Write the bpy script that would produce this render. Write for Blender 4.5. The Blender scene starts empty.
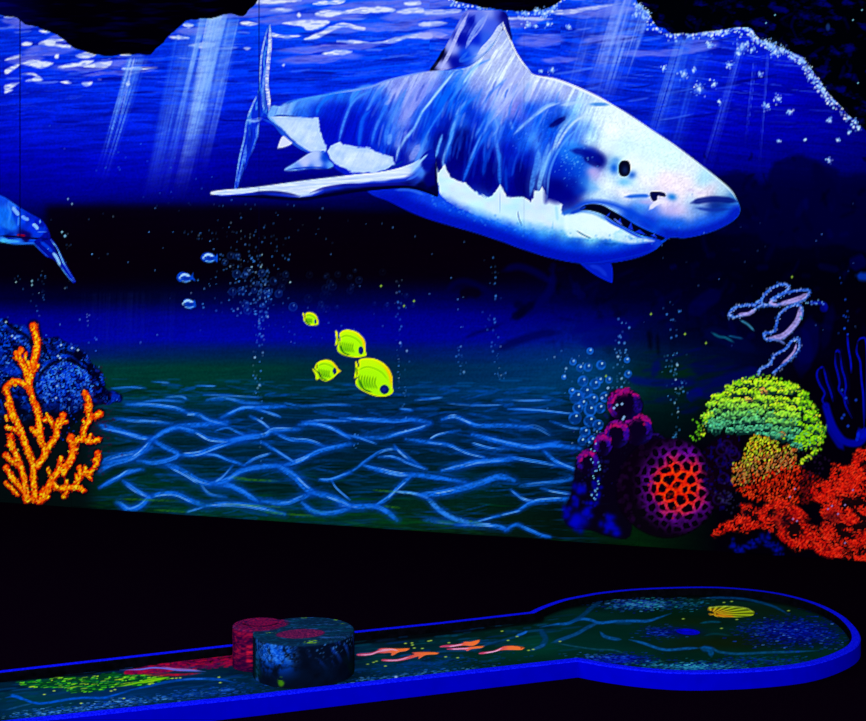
import bpy, math, random
import numpy as np

# ---------------------------------------------------------------- camera, world, lights, exposure
F, CX, CY, EYE = 980., 433., 360., 1.6          # focal length in pixels of the 866 x 721 frame, eye height in metres
scene = bpy.context.scene
cam_data = bpy.data.cameras.new('camera'); cam = bpy.data.objects.new('camera', cam_data)
scene.collection.objects.link(cam); scene.camera = cam
cam_data.sensor_fit = 'HORIZONTAL'; cam_data.sensor_width = 36.; cam_data.lens = F * 36. / 866.
cam_data.clip_start = .05; cam_data.clip_end = 100
cam_data.shift_y = -.5 / 866
cam.location = (0, 0, EYE); cam.rotation_euler = (math.pi / 2, 0, 0)
world = bpy.data.worlds.new('world'); scene.world = world; world.use_nodes = True
world.node_tree.nodes['Background'].inputs[0].default_value = (0.0, 0.0, 0.0, 1); world.node_tree.nodes['Background'].inputs[1].default_value = 0
scene.view_settings.view_transform = 'Standard'; scene.view_settings.look = 'None'
scene.view_settings.exposure = 0.0; scene.view_settings.gamma = 1.0
try: scene.view_settings.use_curve_mapping = False
except Exception: pass

# plan of the mural wall: A is its left foot, T runs along it, N points into the room
A = np.array([-4.79, 10.97]); T = np.array([8.22, -3.21]); T /= np.linalg.norm(T); N = np.array([T[1], -T[0]])
def plan(u, d):                                  # along the wall, away from the wall
    p = A + T * u + N * d
    return (float(p[0]), float(p[1]))
ROOM_U0, ROOM_U1, ROOM_D, ROOM_H = -2.6, 11.2, 13.5, 6.3
def area_light(name, u, d, z, tu, td, tz, sx, sy, power):
    l = bpy.data.lights.new(name, 'AREA'); l.shape = 'RECTANGLE'; l.size = sx; l.size_y = sy; l.energy = power; l.color = (1, 1, 1)
    o = bpy.data.objects.new(name, l); scene.collection.objects.link(o)
    x, y = plan(u, d); tx, ty = plan(tu, td)
    o.location = (x, y, z)
    v = np.array([tx - x, ty - y, tz - z])
    import mathutils
    o.rotation_euler = mathutils.Vector(v).to_track_quat('-Z', 'Y').to_euler()
    return o
# white area lights added out of view for even light, in place of blacklights
area_light('mural_fill_left', -1.4, 9.5, 4.2, 1.0, 0, 2.9, 2.5, 3, 655)
area_light('mural_fill_right', 10.0, 10.5, 4.2, 8.0, 0, 2.9, 2.0, 3, 877)
area_light('overhead_fill', 4.2, 6.8, 6.2, 4.2, 6.7, 0, 4.0, 1.2, 210)  # added overhead to bring the lane up to the mural's brightness


# ---------------------------------------------------------------- painting tools
# Colours are worked out on a sheet (arrays of x, y in sheet units) and end up as the paint colour of dense meshes.
class Sheet:
    def __init__(s, x0, x1, y0, y1, step=1.0, stepy=None):
        stepy = stepy or step
        s.x = np.arange(x0, x1 + .001, step); s.y = np.arange(y0, y1 + .001, stepy)
        s.x0, s.y0, s.sx, s.sy = x0, y0, step, stepy
        s.X, s.Y = np.meshgrid(s.x, s.y)
        s.C = np.zeros(s.X.shape + (3,))
        s.H, s.W = s.X.shape
    def box(s, xa, xb, ya, yb):
        i0 = max(0, int((ya - s.y0) / s.sy)); i1 = min(s.H, int((yb - s.y0) / s.sy) + 2)
        j0 = max(0, int((xa - s.x0) / s.sx)); j1 = min(s.W, int((xb - s.x0) / s.sx) + 2)
        return (slice(i0, max(i0, i1)), slice(j0, max(j0, j1)))
    def put(s, b, a, col):
        col = np.asarray(col, float)
        if col.ndim == 1: col = col / 255.
        s.C[b] = s.C[b] * (1 - a[..., None]) + col * a[..., None]
    def add(s, b, a, col):
        s.C[b] = 1 - (1 - s.C[b]) * (1 - np.clip(a[..., None] * (np.asarray(col) / 255.), 0, 1))

def smooth_pts(p, closed=False, n=6):
    p = np.asarray(p, float)
    if closed: q = np.vstack([p[-1:], p, p[:2]])
    else: q = np.vstack([2 * p[0] - p[1], p, 2 * p[-1] - p[-2]])
    out = []
    m = len(p) if closed else len(p) - 1
    for i in range(m):
        a, b, c, d = q[i:i + 4]
        for t in np.arange(n) / n:
            out.append(.5 * (2 * b + (c - a) * t + (2 * a - 5 * b + 4 * c - d) * t * t + (3 * b - a - 3 * c + d) * t ** 3))
    if not closed: out.append(p[-1])
    return np.array(out)

def seg_dist(X, Y, pts, closed=False, want_t=False):
    best = np.full(X.shape, 1e9); T = np.zeros(X.shape)
    n = len(pts)
    for i in range(n if closed else n - 1):
        ax, ay = pts[i][:2]; bx, by = pts[(i + 1) % n][:2]
        dx, dy = bx - ax, by - ay; L = dx * dx + dy * dy + 1e-9
        t = np.clip(((X - ax) * dx + (Y - ay) * dy) / L, 0, 1)
        d = (X - ax - t * dx) ** 2 + (Y - ay - t * dy) ** 2
        m = d < best
        best[m] = d[m]
        if want_t: T[m] = (i + t[m])
    return (np.sqrt(best), T) if want_t else np.sqrt(best)

def inside(X, Y, pts):
    r = np.zeros(X.shape, bool); n = len(pts)
    for i in range(n):
        ax, ay = pts[i][:2]; bx, by = pts[(i + 1) % n][:2]
        if ay == by: continue
        c = ((ay > Y) != (by > Y)) & (X < (bx - ax) * (Y - ay) / (by - ay) + ax)
        r ^= c
    return r

def region(s, pts, soft=.8, curve=True, pad=None, rough=0, rs=3, seed=0):
    """(box, alpha, signed distance) of a closed outline"""
    if curve: pts = smooth_pts(pts, True, 4)
    pts = np.asarray(pts, float)
    pad = pad or soft + 2 + rough
    b = s.box(pts[:, 0].min() - pad, pts[:, 0].max() + pad, pts[:, 1].min() - pad, pts[:, 1].max() + pad)
    X, Y = s.X[b], s.Y[b]
    d = seg_dist(X, Y, pts, True)
    d = np.where(inside(X, Y, pts), d, -d)
    if rough: d = d + rough * (noise(X, Y, rs, rs, seed, 2) - .5) * 2
    return b, np.clip(d / soft + .5, 0, 1), d

def hashv(i, j, seed):
    seed = int(seed * 10)
    h = (i * 374761393 + j * 668265263 + seed * 974634777) & 0x7fffffff
    h = ((h ^ (h >> 13)) * 1274126177) & 0x7fffffff
    h = (h ^ (h >> 16)) & 0xffff
    return h / 65535.

def noise1(X, Y, sx, sy, seed):
    x = X / sx + 1000; y = Y / sy + 1000
    i = np.floor(x).astype(np.int64); j = np.floor(y).astype(np.int64)
    fx = x - i; fy = y - j
    fx = fx * fx * (3 - 2 * fx); fy = fy * fy * (3 - 2 * fy)
    a = hashv(i, j, seed); b = hashv(i + 1, j, seed); c = hashv(i, j + 1, seed); d = hashv(i + 1, j + 1, seed)
    return (a * (1 - fx) + b * fx) * (1 - fy) + (c * (1 - fx) + d * fx) * fy

def noise(X, Y, sx, sy, seed=0, oct=3):
    r = 0; w = 1; t = 0
    for k in range(oct):
        r = r + w * noise1(X + 17.3 * k, Y + 9.1 * k, sx, sy, seed + 31 * k); t += w; w *= .55; sx = sx / 2; sy = sy / 2
    return r / t

def ss(a, b, x):
    t = np.clip((x - a) / (b - a + 1e-9), 0, 1); return t * t * (3 - 2 * t)

def stroke(s, pts, w, col, a=1., soft=1., curve=True, taper=1., streak=0, seed=1, mode='put', w2=None):
    """a brush stroke; w half-width (w2 at its end)"""
    if curve and len(pts) > 2: pts = smooth_pts(pts, False, 5)
    pts = np.asarray(pts, float); pad = max(w, w2 or 0) + soft * 2 + 1
    b = s.box(pts[:, 0].min() - pad, pts[:, 0].max() + pad, pts[:, 1].min() - pad, pts[:, 1].max() + pad)
    X, Y = s.X[b], s.Y[b]
    if X.size == 0: return
    d, T = seg_dist(X, Y, pts, False, True)
    t = T / (len(pts) - 1)
    ww = w if w2 is None else w + (w2 - w) * t
    if taper: ww = ww * (1 - .75 * taper * (1 - np.clip(4 * t * (1 - t) * 1.6, 0, 1)))
    al = np.clip((ww - d) / soft + .5, 0, 1)
    if taper: al = al * (1 - .5 * taper * (1 - np.clip(np.minimum(t, 1 - t) * 8, 0, 1)))
    if streak:
        al = al * (1 - streak + streak * ss(.3, .65, noise(X, Y, 3.0, 1.6, seed, 2)))
    al = al * a
    if mode == 'put': s.put(b, al, np.asarray(col, float))
    else: s.add(b, al, col)

def dot(s, x, y, r, col, a=1., soft=1., ry=None):
    ry = ry or r
    b = s.box(x - r - soft * 2, x + r + soft * 2, y - ry - soft * 2, y + ry + soft * 2)
    X, Y = s.X[b], s.Y[b]
    if X.size == 0: return
    q = np.hypot((X - x) / r, (Y - y) / ry)
    al = np.clip((1 - q) * min(r, ry) / soft + .5, 0, 1) * a
    s.put(b, al, np.asarray(col, float))

def glow(s, x, y, rx, ry, col, a=1., ang=0):
    R = max(rx, ry) * 2.5
    b = s.box(x - R, x + R, y - R, y + R)
    X, Y = s.X[b] - x, s.Y[b] - y
    if X.size == 0: return
    c, n = math.cos(ang), math.sin(ang)
    q = ((X * c + Y * n) / rx) ** 2 + ((-X * n + Y * c) / ry) ** 2
    s.put(b, np.exp(-q) * a, np.asarray(col, float))

def soften(C, n):
    for _ in range(n):
        for ax in (0, 1):
            q = np.concatenate([C.take([0], ax), C, C.take([-1], ax)], ax); m = C.shape[ax]
            C = (q.take(range(0, m), ax) + 2 * C + q.take(range(2, m + 2), ax)) / 4
    return C

def field(X, Y, P, k=7., pw=2.8, blur=0):
    """colour blended from samples (x, y, r, g, b)"""
    P = np.asarray(P, float); N = np.zeros(X.shape + (3,)); D = np.zeros(X.shape)
    for p in P:
        w = ((X - p[0]) ** 2 + (Y - p[1]) ** 2 + k * k) ** -pw
        N += w[..., None] * p[2:5]; D += w
    return soften(N / D[..., None] / 255., blur)

def dabs(s, pts, cols, rnd, L=(1.5, 3.5), w=(.4, .9), a=(.4, .95), ang=None):
    """short curved brush dabs at the given points"""
    for x, y in pts:
        t = rnd.uniform(0, 2 * math.pi) if ang is None else ang + rnd.gauss(0, .5)
        l = rnd.uniform(*L); b = rnd.uniform(-1, 1) * l * .35
        p = [(x - l * math.cos(t) / 2, y - l * math.sin(t) / 2), (x - b * math.sin(t), y + b * math.cos(t)), (x + l * math.cos(t) / 2, y + l * math.sin(t) / 2)]
        stroke(s, p, rnd.uniform(*w), rnd.choice(cols) if isinstance(cols, list) else cols(x, y), rnd.uniform(*a), .9, curve=False, taper=0)
def scatter(poly, n, rnd, top=None):
    w = np.array(smooth_pts(poly, True, 4)); lo, hi = w.min(0), w.max(0)
    P = np.array([(rnd.uniform(lo[0], hi[0]), rnd.uniform(lo[1], hi[1])) for _ in range(n)])
    return P[inside(P[:, 0], P[:, 1], w)]

def crisp(C, k):
    B = C.copy()
    for ax in (0, 1):
        B = (np.roll(B, 1, ax) + 2 * B + np.roll(B, -1, ax)) / 4
    return np.clip(C + k * (C - B), 0, 1)

def Z(ox, oy, k):
    return lambda *p: [(ox + a / k, oy + b / k) for a, b in p]

# ---------------------------------------------------------------- the mural
def paint_mural():
    S = Sheet(-60, 926, -66, 600)
    X, Y = S.X, S.Y
    full = (slice(0, S.H), slice(0, S.W))
    rnd = random.Random(5)
    M = {}
    # --- open water: blended from colour samples
    W = []
    def row(y, *cs):
        for x, c in cs: W.append((x, y) + c)
    row(-60, (-60, (5, 55, 230)), (200, (8, 70, 245)), (450, (8, 70, 245)), (700, (5, 60, 235)), (920, (0, 0, 120)))
    row(0, (-60, (5, 45, 225)), (100, (8, 60, 240)), (250, (8, 70, 248)), (400, (5, 70, 248)), (550, (5, 70, 245)), (650, (5, 60, 240)), (800, (0, 20, 190)), (920, (0, 0, 120)))
    row(45, (-20, (0, 40, 225)), (60, (0, 50, 238)), (160, (0, 52, 238)), (300, (0, 60, 248)), (400, (0, 60, 245)), (560, (0, 50, 235)), (640, (0, 50, 230)), (720, (0, 30, 215)), (780, (0, 20, 205)), (860, (0, 0, 150)))
    row(90, (-20, (0, 30, 222)), (60, (0, 36, 228)), (160, (0, 40, 232)), (240, (0, 42, 235)), (320, (0, 46, 238)), (420, (0, 50, 238)), (600, (0, 35, 215)), (680, (0, 35, 215)), (740, (0, 8, 190)), (800, (0, 0, 175)), (860, (0, 0, 140)))
    row(130, (-20, (0, 10, 195)), (60, (0, 18, 205)), (160, (0, 25, 210)), (230, (0, 15, 190)), (290, (0, 5, 170)), (660, (0, 25, 200)), (700, (0, 2, 170)), (760, (0, 0, 165)), (820, (0, 0, 150)), (880, (0, 0, 120)))
    row(165, (-20, (0, 0, 170)), (60, (0, 2, 180)), (140, (0, 5, 180)), (220, (0, 0, 155)), (280, (0, 0, 140)), (700, (0, 0, 140)), (760, (0, 0, 130)), (830, (0, 0, 110)), (900, (0, 0, 90)))
    row(190, (-20, (0, 0, 140)), (60, (0, 0, 150)), (140, (0, 0, 145)), (220, (0, 0, 120)), (300, (0, 0, 105)), (740, (0, 0, 60)), (800, (0, 0, 55)), (880, (0, 0, 45)))
    row(218, (-20, (0, 0, 110)), (20, (0, 0, 80)), (60, (0, 0, 50)), (100, (1, 0, 22)), (200, (0, 0, 40)), (300, (0, 0, 34)), (400, (0, 0, 20)), (520, (1, 0, 10)), (700, (0, 0, 20)), (800, (0, 0, 40)), (880, (0, 0, 40)))
    row(250, (-20, (2, 0, 12)), (60, (4, 0, 10)), (150, (4, 0, 10)), (250, (4, 0, 12)), (400, (4, 0, 8)), (500, (3, 0, 8)), (650, (0, 0, 14)), (750, (0, 0, 25)), (880, (0, 0, 20)))
    row(275, (-20, (2, 0, 14)), (80, (4, 0, 10)), (170, (1, 0, 14)), (250, (2, 0, 24)), (330, (3, 0, 14)), (450, (2, 0, 14)), (560, (0, 0, 34)), (680, (0, 0, 24)), (760, (0, 0, 14)), (880, (0, 0, 10)))
    row(298, (-20, (0, 0, 50)), (60, (0, 0, 40)), (150, (0, 2, 44)), (230, (0, 2, 60)), (330, (0, 2, 58)), (430, (0, 0, 70)), (520, (0, 0, 60)), (620, (0, 0, 34)), (700, (0, 0, 28)), (760, (0, 0, 14)), (880, (2, 0, 10)))
    row(318, (-20, (0, 0, 130)), (60, (0, 0, 135)), (150, (0, 2, 135)), (250, (0, 4, 135)), (350, (0, 0, 125)), (450, (0, 0, 135)), (540, (0, 0, 110)), (600, (0, 2, 90)), (660, (0, 2, 50)), (720, (0, 0, 30)), (790, (1, 0, 20)), (880, (2, 0, 10)))
    row(338, (-20, (0, 0, 150)), (100, (0, 3, 158)), (200, (0, 4, 160)), (300, (0, 4, 155)), (400, (0, 2, 145)), (500, (0, 4, 140)), (570, (0, 15, 125)), (620, (0, 10, 80)), (680, (0, 5, 40)), (740, (0, 0, 36)), (800, (1, 0, 18)), (880, (2, 0, 10)))
    row(352, (-20, (0, 8, 110)), (110, (0, 22, 105)), (160, (0, 25, 92)), (250, (0, 28, 80)), (330, (0, 25, 85)), (420, (0, 22, 100)), (500, (0, 28, 108)), (580, (0, 40, 110)), (640, (0, 25, 60)), (700, (0, 8, 50)), (780, (0, 0, 30)), (880, (2, 0, 10)))
    row(368, (-20, (0, 40, 60)), (110, (0, 52, 50)), (200, (0, 52, 45)), (280, (0, 48, 48)), (350, (0, 40, 60)), (430, (0, 38, 75)), (520, (0, 44, 95)), (590, (0, 58, 110)), (640, (0, 32, 50)), (690, (0, 22, 34)), (740, (0, 4, 40)), (800, (2, 0, 14)), (880, (2, 0, 10)))
    row(390, (-20, (0, 30, 30)), (110, (0, 52, 42)), (200, (0, 50, 45)), (300, (0, 42, 52)), (380, (0, 40, 75)), (460, (0, 45, 90)), (540, (0, 50, 95)), (600, (0, 50, 90)), (650, (0, 36, 36)), (700, (0, 18, 24)), (800, (2, 0, 10)), (880, (2, 0, 10)))
    row(420, (-20, (0, 20, 20)), (110, (0, 40, 55)), (200, (0, 38, 65)), (300, (0, 34, 66)), (400, (0, 30, 68)), (480, (0, 34, 72)), (560, (0, 32, 70)), (620, (0, 20, 24)), (680, (0, 14, 18)), (740, (2, 2, 12)), (880, (2, 0, 10)))
    row(455, (-20, (0, 15, 12)), (110, (0, 38, 42)), (200, (0, 32, 48)), (300, (0, 32, 54)), (400, (0, 28, 48)), (480, (0, 28, 52)), (560, (0, 26, 52)), (620, (2, 4, 14)), (700, (2, 0, 10)), (880, (2, 0, 8)))
    row(490, (-20, (0, 12, 10)), (90, (0, 36, 26)), (150, (0, 46, 34)), (230, (0, 40, 44)), (320, (0, 34, 46)), (400, (0, 34, 34)), (480, (0, 34, 30)), (560, (0, 18, 26)), (620, (2, 2, 10)), (880, (2, 0, 8)))
    row(520, (40, (0, 16, 10)), (140, (0, 30, 22)), (230, (0, 50, 36)), (320, (0, 46, 34)), (420, (4, 38, 22)), (500, (4, 26, 20)), (560, (2, 18, 14)), (640, (2, 30, 10)), (720, (2, 0, 8)), (880, (2, 0, 8)))
    S.C[:] = water_field(X, Y, W)
    # sharper top of the black band and of the sea floor
    t = 206 + 7 * ss(230, 420, X) + 3 * (noise(X, Y, 60, 9, 3) - .5)
    band = ss(-6, 6, Y - t) * ss(40, 52, X) * (1 - ss(500, 720, X)) * (1 - ss(262, 300, Y))
    S.put(full, band * .85, (4, 0, 9))
    # brushed grain of the water
    wy = Y + 8 * (noise(X, Y, 120, 60, 11, 2) - .5) + .05 * (X - 300) * (X < 430) - .10 * (X - 600) * (X > 560)
    g = noise(X, wy, 34, 2.6, 21, 3); g2 = noise(X, wy, 12, 1.6, 22, 2)
    up = 1 - ss(120, 215, Y)
    S.C[:] = S.C * (1 + (up * .30 + .08)[..., None] * (ss(.25, .8, g) - .5)[..., None] * np.array([1.4, 1.5, .6]))
    dk = ss(.62, .78, noise(X, wy, 40, 4.5, 27, 3)) * up
    S.put(full, dk * .4, (0, 4, 140))
    lt = ss(.66, .8, noise(X, wy, 26, 1.8, 29, 2)) * (1 - ss(60, 150, Y))
    S.put(full, lt * .35, (60, 110, 250))
    S.C[:] *= (1 + .10 * (g2 - .5) + .14 * (noise(X, Y, 1.6, 1.6, 25, 1) - .5))[..., None]
    # --- lavender and white glints of the surface
    lav = [(250, 12, 60, 5), (310, 18, 60, 6), (390, 6, 80, 7), (330, 48, 55, 4), (320, 58, 45, 5), (380, 28, 60, 5), (420, 15, 40, 6), (540, 40, 26, 7), (520, 22, 22, 6),
           (30, 25, 22, 4), (50, 50, 30, 6), (70, 38, 24, 5), (25, 60, 20, 5), (100, 66, 50, 5), (120, 73, 40, 2), (600, 12, 40, 6), (660, 52, 44, 4), (610, 40, 30, 5), (700, 45, 20, 6), (560, 60, 20, 3),
           (200, 30, 26, 4), (290, 0, 50, 6), (440, 34, 30, 5), (470, 16, 20, 6), (15, 20, 14, 4), (700, 32, 24, 4)]
    for x, y, a, b in lav:
        bb = S.box(x - a * 1.6, x + a * 1.6, y - b * 2, y + b * 2)
        XX, YY = S.X[bb], S.Y[bb]
        YY2 = YY + .06 * (XX - x) + 5 * (noise(XX, YY, 18, 10, int(x), 2) - .5)
        q = ((XX - x) / a) ** 2 + ((YY2 - y) / b) ** 2
        al = ss(1.2, .5, q) * (.35 + .5 * noise(XX, YY2, 9, 1.6, 5, 2))
        S.put(bb, al, (118, 122, 238))
    z1 = Z(0, 0, 3.936); z2 = Z(210, 0, 3.936); z3 = Z(420, 0, 3.936); z4 = Z(620, 0, 3.52)
    def blob(pts, col=(214, 226, 255), a=1.):
        b, al, d = region(S, pts, 1.7, rough=.9, rs=7, seed=int(pts[0][0])); al = al * (.62 + .38 * ss(.3, .6, noise(S.X[b], S.Y[b], 7, 1.5, 77, 2))); S.put(b, al * a, col)
    for p in [z1((20, 62), (45, 63), (75, 72), (60, 70), (20, 68)), z1((85, 172), (100, 164), (125, 170), (118, 180), (90, 181)), z1((152, 120), (180, 118), (198, 126), (180, 132)),
              z1((152, 172), (190, 155), (255, 152), (248, 162), (220, 168), (275, 180), (260, 187), (180, 178)), z1((218, 215), (232, 212), (230, 230), (215, 228)), z1((20, 236), (78, 215), (75, 228)), z1((298, 218), (340, 206), (378, 212), (365, 226), (320, 228)),
              z1((472, 218), (490, 203), (516, 206), (510, 218)), z1((84, 248), (130, 236), (210, 248), (160, 268), (95, 254)), z1((228, 262), (300, 244), (370, 238), (330, 258), (250, 270)),
              z1((330, 262), (400, 245), (440, 244), (410, 270)), z1((482, 268), (540, 262), (620, 266), (560, 276), (500, 276)), z1((20, 275), (60, 255), (78, 257), (50, 280), (25, 292)), z1((102, 318), (140, 300), (90, 290), (130, 288), (168, 314), (130, 322)),
              z1((236, 323), (260, 318), (282, 326), (262, 332)), z1((322, 326), (362, 324), (340, 340)), z1((385, 312), (402, 308), (398, 316)), z1((20, 335), (78, 324), (40, 350), (20, 352)), z1((20, 358), (50, 354), (22, 368)), z1((495, 325), (508, 318), (510, 335), (500, 338)),
              z1((720, 98), (740, 93), (765, 100), (740, 110)), z1((664, 145), (700, 141), (745, 150), (700, 154)), z1((742, 178), (780, 168), (840, 170), (838, 182), (800, 190), (760, 184)), z1((820, 70), (850, 64), (866, 66), (866, 78), (830, 80)), z1((820, 124), (840, 117), (838, 128))]: blob(p)
    for p in [z2((190, 0), (350, 0), (330, 8), (200, 16)), z2((408, 12), (460, 2), (530, 0), (510, 14), (420, 20)), z2((240, 40), (290, 33), (328, 38), (300, 46)), z2((414, 52), (450, 40), (520, 42), (590, 30), (680, 28), (730, 42), (640, 52), (560, 50), (480, 66), (425, 64)),
              z2((765, 10), (820, 5), (830, 18), (780, 22)), z2((735, 44), (800, 30), (840, 36), (830, 52), (760, 52)), z2((282, 92), (340, 84), (420, 78), (470, 86), (430, 112), (380, 118), (360, 104)), z2((370, 154), (420, 132), (500, 94), (560, 96), (610, 112), (580, 118), (530, 104), (480, 122), (420, 152)),
              z2((240, 130), (300, 138), (365, 140), (310, 150), (250, 146)), z2((500, 162), (580, 160), (660, 166), (720, 150), (800, 134), (866, 130), (866, 152), (780, 150), (700, 170), (560, 170)), z2((440, 210), (500, 197), (560, 202), (530, 214), (470, 218)),
              z2((116, 92), (140, 84), (188, 94), (150, 104)), z2((830, 92), (866, 86), (866, 104)), z2((0, 72), (20, 63), (50, 68), (10, 80)), z2((132, 188), (150, 184), (162, 190), (148, 197)), z2((342, 55), (350, 50), (356, 62), (348, 68)), z2((284, 256), (294, 252), (290, 262))]: blob(p)
    for p in [z3((0, 40), (70, 38), (155, 38), (150, 52), (80, 58), (0, 52)), z3((0, 90), (60, 82), (110, 90), (60, 106), (0, 104)), z3((340, 72), (420, 66), (520, 74), (480, 82), (400, 80)), z3((500, 46), (600, 36), (700, 22), (790, 12), (760, 22), (660, 42), (560, 58))]: blob(p, (196, 208, 252), .85)
    blob(z3((0, 132), (50, 124), (115, 138), (60, 152), (0, 148)), (150, 156, 245), .8)
    for _ in range(60):
        x = rnd.uniform(5, 640); y = rnd.uniform(0, 75) if x > 60 else rnd.uniform(20, 95)
        w = rnd.uniform(4, 16)
        stroke(S, [(x - w, y + rnd.uniform(-1, 1)), (x, y), (x + w, y + rnd.uniform(-2, 1))], rnd.uniform(.5, 1.3), (110, 140, 250), rnd.uniform(.2, .6), .9, seed=_)
    for _ in range(70):
        x = rnd.uniform(60, 480); y = rnd.uniform(60, 175); w = rnd.uniform(6, 22)
        stroke(S, [(x - w, y), (x, y + rnd.uniform(-1, 1)), (x + w, y + rnd.uniform(-2, 2))], rnd.uniform(.5, 1.6), (0, 2, 130), rnd.uniform(.25, .7), 1.2)
    for _ in range(40):
        x = rnd.uniform(560, 770); y = rnd.uniform(30, 120); w = rnd.uniform(8, 30)
        stroke(S, [(x - w, y + w * .14), (x, y), (x + w, y - w * .2)], rnd.uniform(.5, 1.3), rnd.choice([(0, 2, 120), (0, 2, 120), (70, 120, 250)]), rnd.uniform(.25, .6), 1.2)
    # --- shafts of light
    def ray(ax0, ax1, ay, bx0, bx1, by, a, col, seed, fine=.35, top=.0, ext=.25):
        b = S.box(min(ax0, bx0) - 12, max(ax1, bx1) + 12, ay, by)
        XX, YY = S.X[b], S.Y[b]
        t = (YY - ay) / (by - ay)
        l = ax0 + (bx0 - ax0) * t; r = ax1 + (bx1 - ax1) * t
        u = (XX - l) / (r - l)
        n = noise(u * 10, t * 1.2, 1.9, 1.4, seed, 3); n2 = noise(u * 24, t * 1.4, .9, .8, seed + 3, 1)
        br = noise(XX, YY + .1 * XX, 10, 3, seed + 9, 3)
        al = ss(-.1, .14, u) * ss(1.06, .9, u) * (.22 + .78 * ss(.34, .66, n)) * (1 - fine * .6 + fine * .9 * ss(.2, .9, n2)) * ss(0, .06 + top, t) * (1 - ss(1 - ext - .35, 1, t)) * (.5 + .9 * br)
        S.put(b, np.clip(al * a, 0, 1), col)
    ray(176, 204, 30, 140, 164, 205, .6, (50, 110, 250), 42)
    ray(186, 238, 10, 142, 186, 205, .9, (115, 168, 252), 41)
    ray(200, 228, 10, 166, 184, 190, .55, (165, 200, 255), 43)
    ray(212, 245, 15, 186, 205, 180, .7, (110, 160, 252), 45)
    ray(128, 150, 54, 92, 106, 188, .75, (90, 150, 250), 47)
    ray(130, 136, 56, 108, 118, 130, .6, (150, 190, 255), 48)
    ray(590, 642, -20, 556, 600, 110, .9, (120, 150, 250), 51)
    ray(622, 656, 0, 592, 616, 115, .75, (120, 160, 252), 52)
    ray(672, 716, 32, 636, 676, 175, .6, (50, 110, 248), 53)
    ray(676, 690, 34, 640, 650, 160, .5, (100, 150, 250), 54)
    ray(738, 748, 40, 696, 708, 186, .75, (60, 100, 240), 55)
    ray(753, 757, 60, 743, 746, 150, .5, (60, 100, 240), 56)
    ray(766, 770, 50, 757, 760, 178, .45, (60, 100, 235), 57)
    # faint curtains in the middle water
    for x, a in [(100, .25), (118, .2), (135, .18), (82, .15), (160, .12), (190, .1)]:
        ray(x, x + 16, 290, x - 3, x + 12, 380, a * .45, (30, 60, 160), int(x))
    # --- black rock ceiling painted along the top
    M['rocktl'] = [(-62, -70), (-62, 10), (-20, 14), (5, 16), (15, 17), (20, 20), (27, 25), (38, 27), (50, 32), (62, 38), (72, 47), (85, 51), (95, 54), (105, 56), (120, 55), (135, 54), (150, 54), (158, 47), (168, 37), (178, 28), (187, 21), (197, 19), (210, 19), (228, 14), (243, 16), (250, 8), (258, 0), (268, -20), (290, -70)]
    M['rocktm'] = [(440, -70), (448, -20), (455, 0), (470, 4), (490, 8), (510, 11), (530, 11), (548, 8), (558, 2), (566, -8), (575, -40), (580, -70)]
    M['rocktr'] = [(618, -70), (626, -30), (636, 0), (644, 8), (650, 16), (656, 26), (664, 29), (672, 34), (680, 33), (695, 33), (712, 31), (722, 30), (735, 27), (750, 28), (756, 36), (765, 41), (778, 46), (790, 51), (800, 56), (808, 64), (815, 74), (822, 84), (828, 93), (836, 101), (848, 114), (858, 124), (870, 134), (900, 160), (930, 190), (930, -70)]
    wh = []
    for p, seed in ((M['rocktr'], 3), (M['rocktm'], 4)):
        q = smooth_pts([v for v in p if v[1] > -25 and 440 < v[0] < 868], False, 14)
        for v in q:
            if rnd.random() < (.75 if seed == 3 and v[0] > 700 else .3):
                [dot(S, v[0] + rnd.gauss(-1, 2.4), v[1] + abs(rnd.gauss(1.5, 2.6)), rnd.uniform(.4, 1.3), rnd.choice([(205, 228, 255), (130, 180, 250)]), rnd.uniform(.5, 1), 1.1) for _k in range(3)]
    for k, rs in (('rocktl', 1), ('rocktm', 1.5), ('rocktr', 2)):
        b, al, d = region(S, M[k], 1.1, rough=1.2, rs=7, seed=rs)
        XX, YY = S.X[b], S.Y[b]
        if k == 'rocktr':
            n = noise(XX + YY * .6, YY - XX * .3, 16, 9, 71, 4)
            col = np.stack([n * 0, n * 0 + .004, .02 + .34 * ss(.5, .8, n)], -1)
        else:
            n = noise(XX, YY, 30, 5, 72, 3)
            col = np.stack([.004 + n * 0, n * 0, .02 + .16 * ss(.45, .9, n) + .2 * ss(60, 0, XX) * ss(-30, 16, YY)], -1)
        S.put(b, al, col)
    for x, y, r in [(742, 47, 5), (738, 53, 4), (746, 44, 3), (771, 46, 6), (775, 52, 4), (766, 42, 3), (782, 50, 5), (801, 61, 4), (793, 58, 2.5), (806, 68, 3), (811, 77, 3), (818, 86, 3), (822, 90, 2.5), (729, 65, 3.5), (699, 89, 5.5), (684, 74, 4), (714, 84, 3), (767, 106, 3.6), (778, 99, 3.4), (790, 112, 2.6), (719, 102, 1.8), (664, 68, 2.4), (694, 70, 2), (760, 74, 2), (737, 120, .0),
                    (709, 45, 4), (752, 50, 3), (640, 6, 3.5), (647, 12, 3), (636, 14, 2.5), (644, 18, 2), (541, 71, 1.5), (548, 24, 3), (528, 25, 3), (569, 27, 2.5), (536, 11, 3), (545, 14, 4), (524, 13, 2.5), (536, 26, 1.5), (552, 70, 3), (849, 132, 1.5), (838, 140, 1.6), (830, 120, 2.4), (829, 160, 2.5), (779, 141, 1.2), (805, 140, 1.2), (855, 122, 2.5), (859, 128, 2.2)]:
        if r <= 0: continue
        glow(S, x, y, r * .8, r * .8, (90, 150, 250), .55); glow(S, x, y, r * .4, r * .4, (200, 228, 255), .9)
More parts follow.
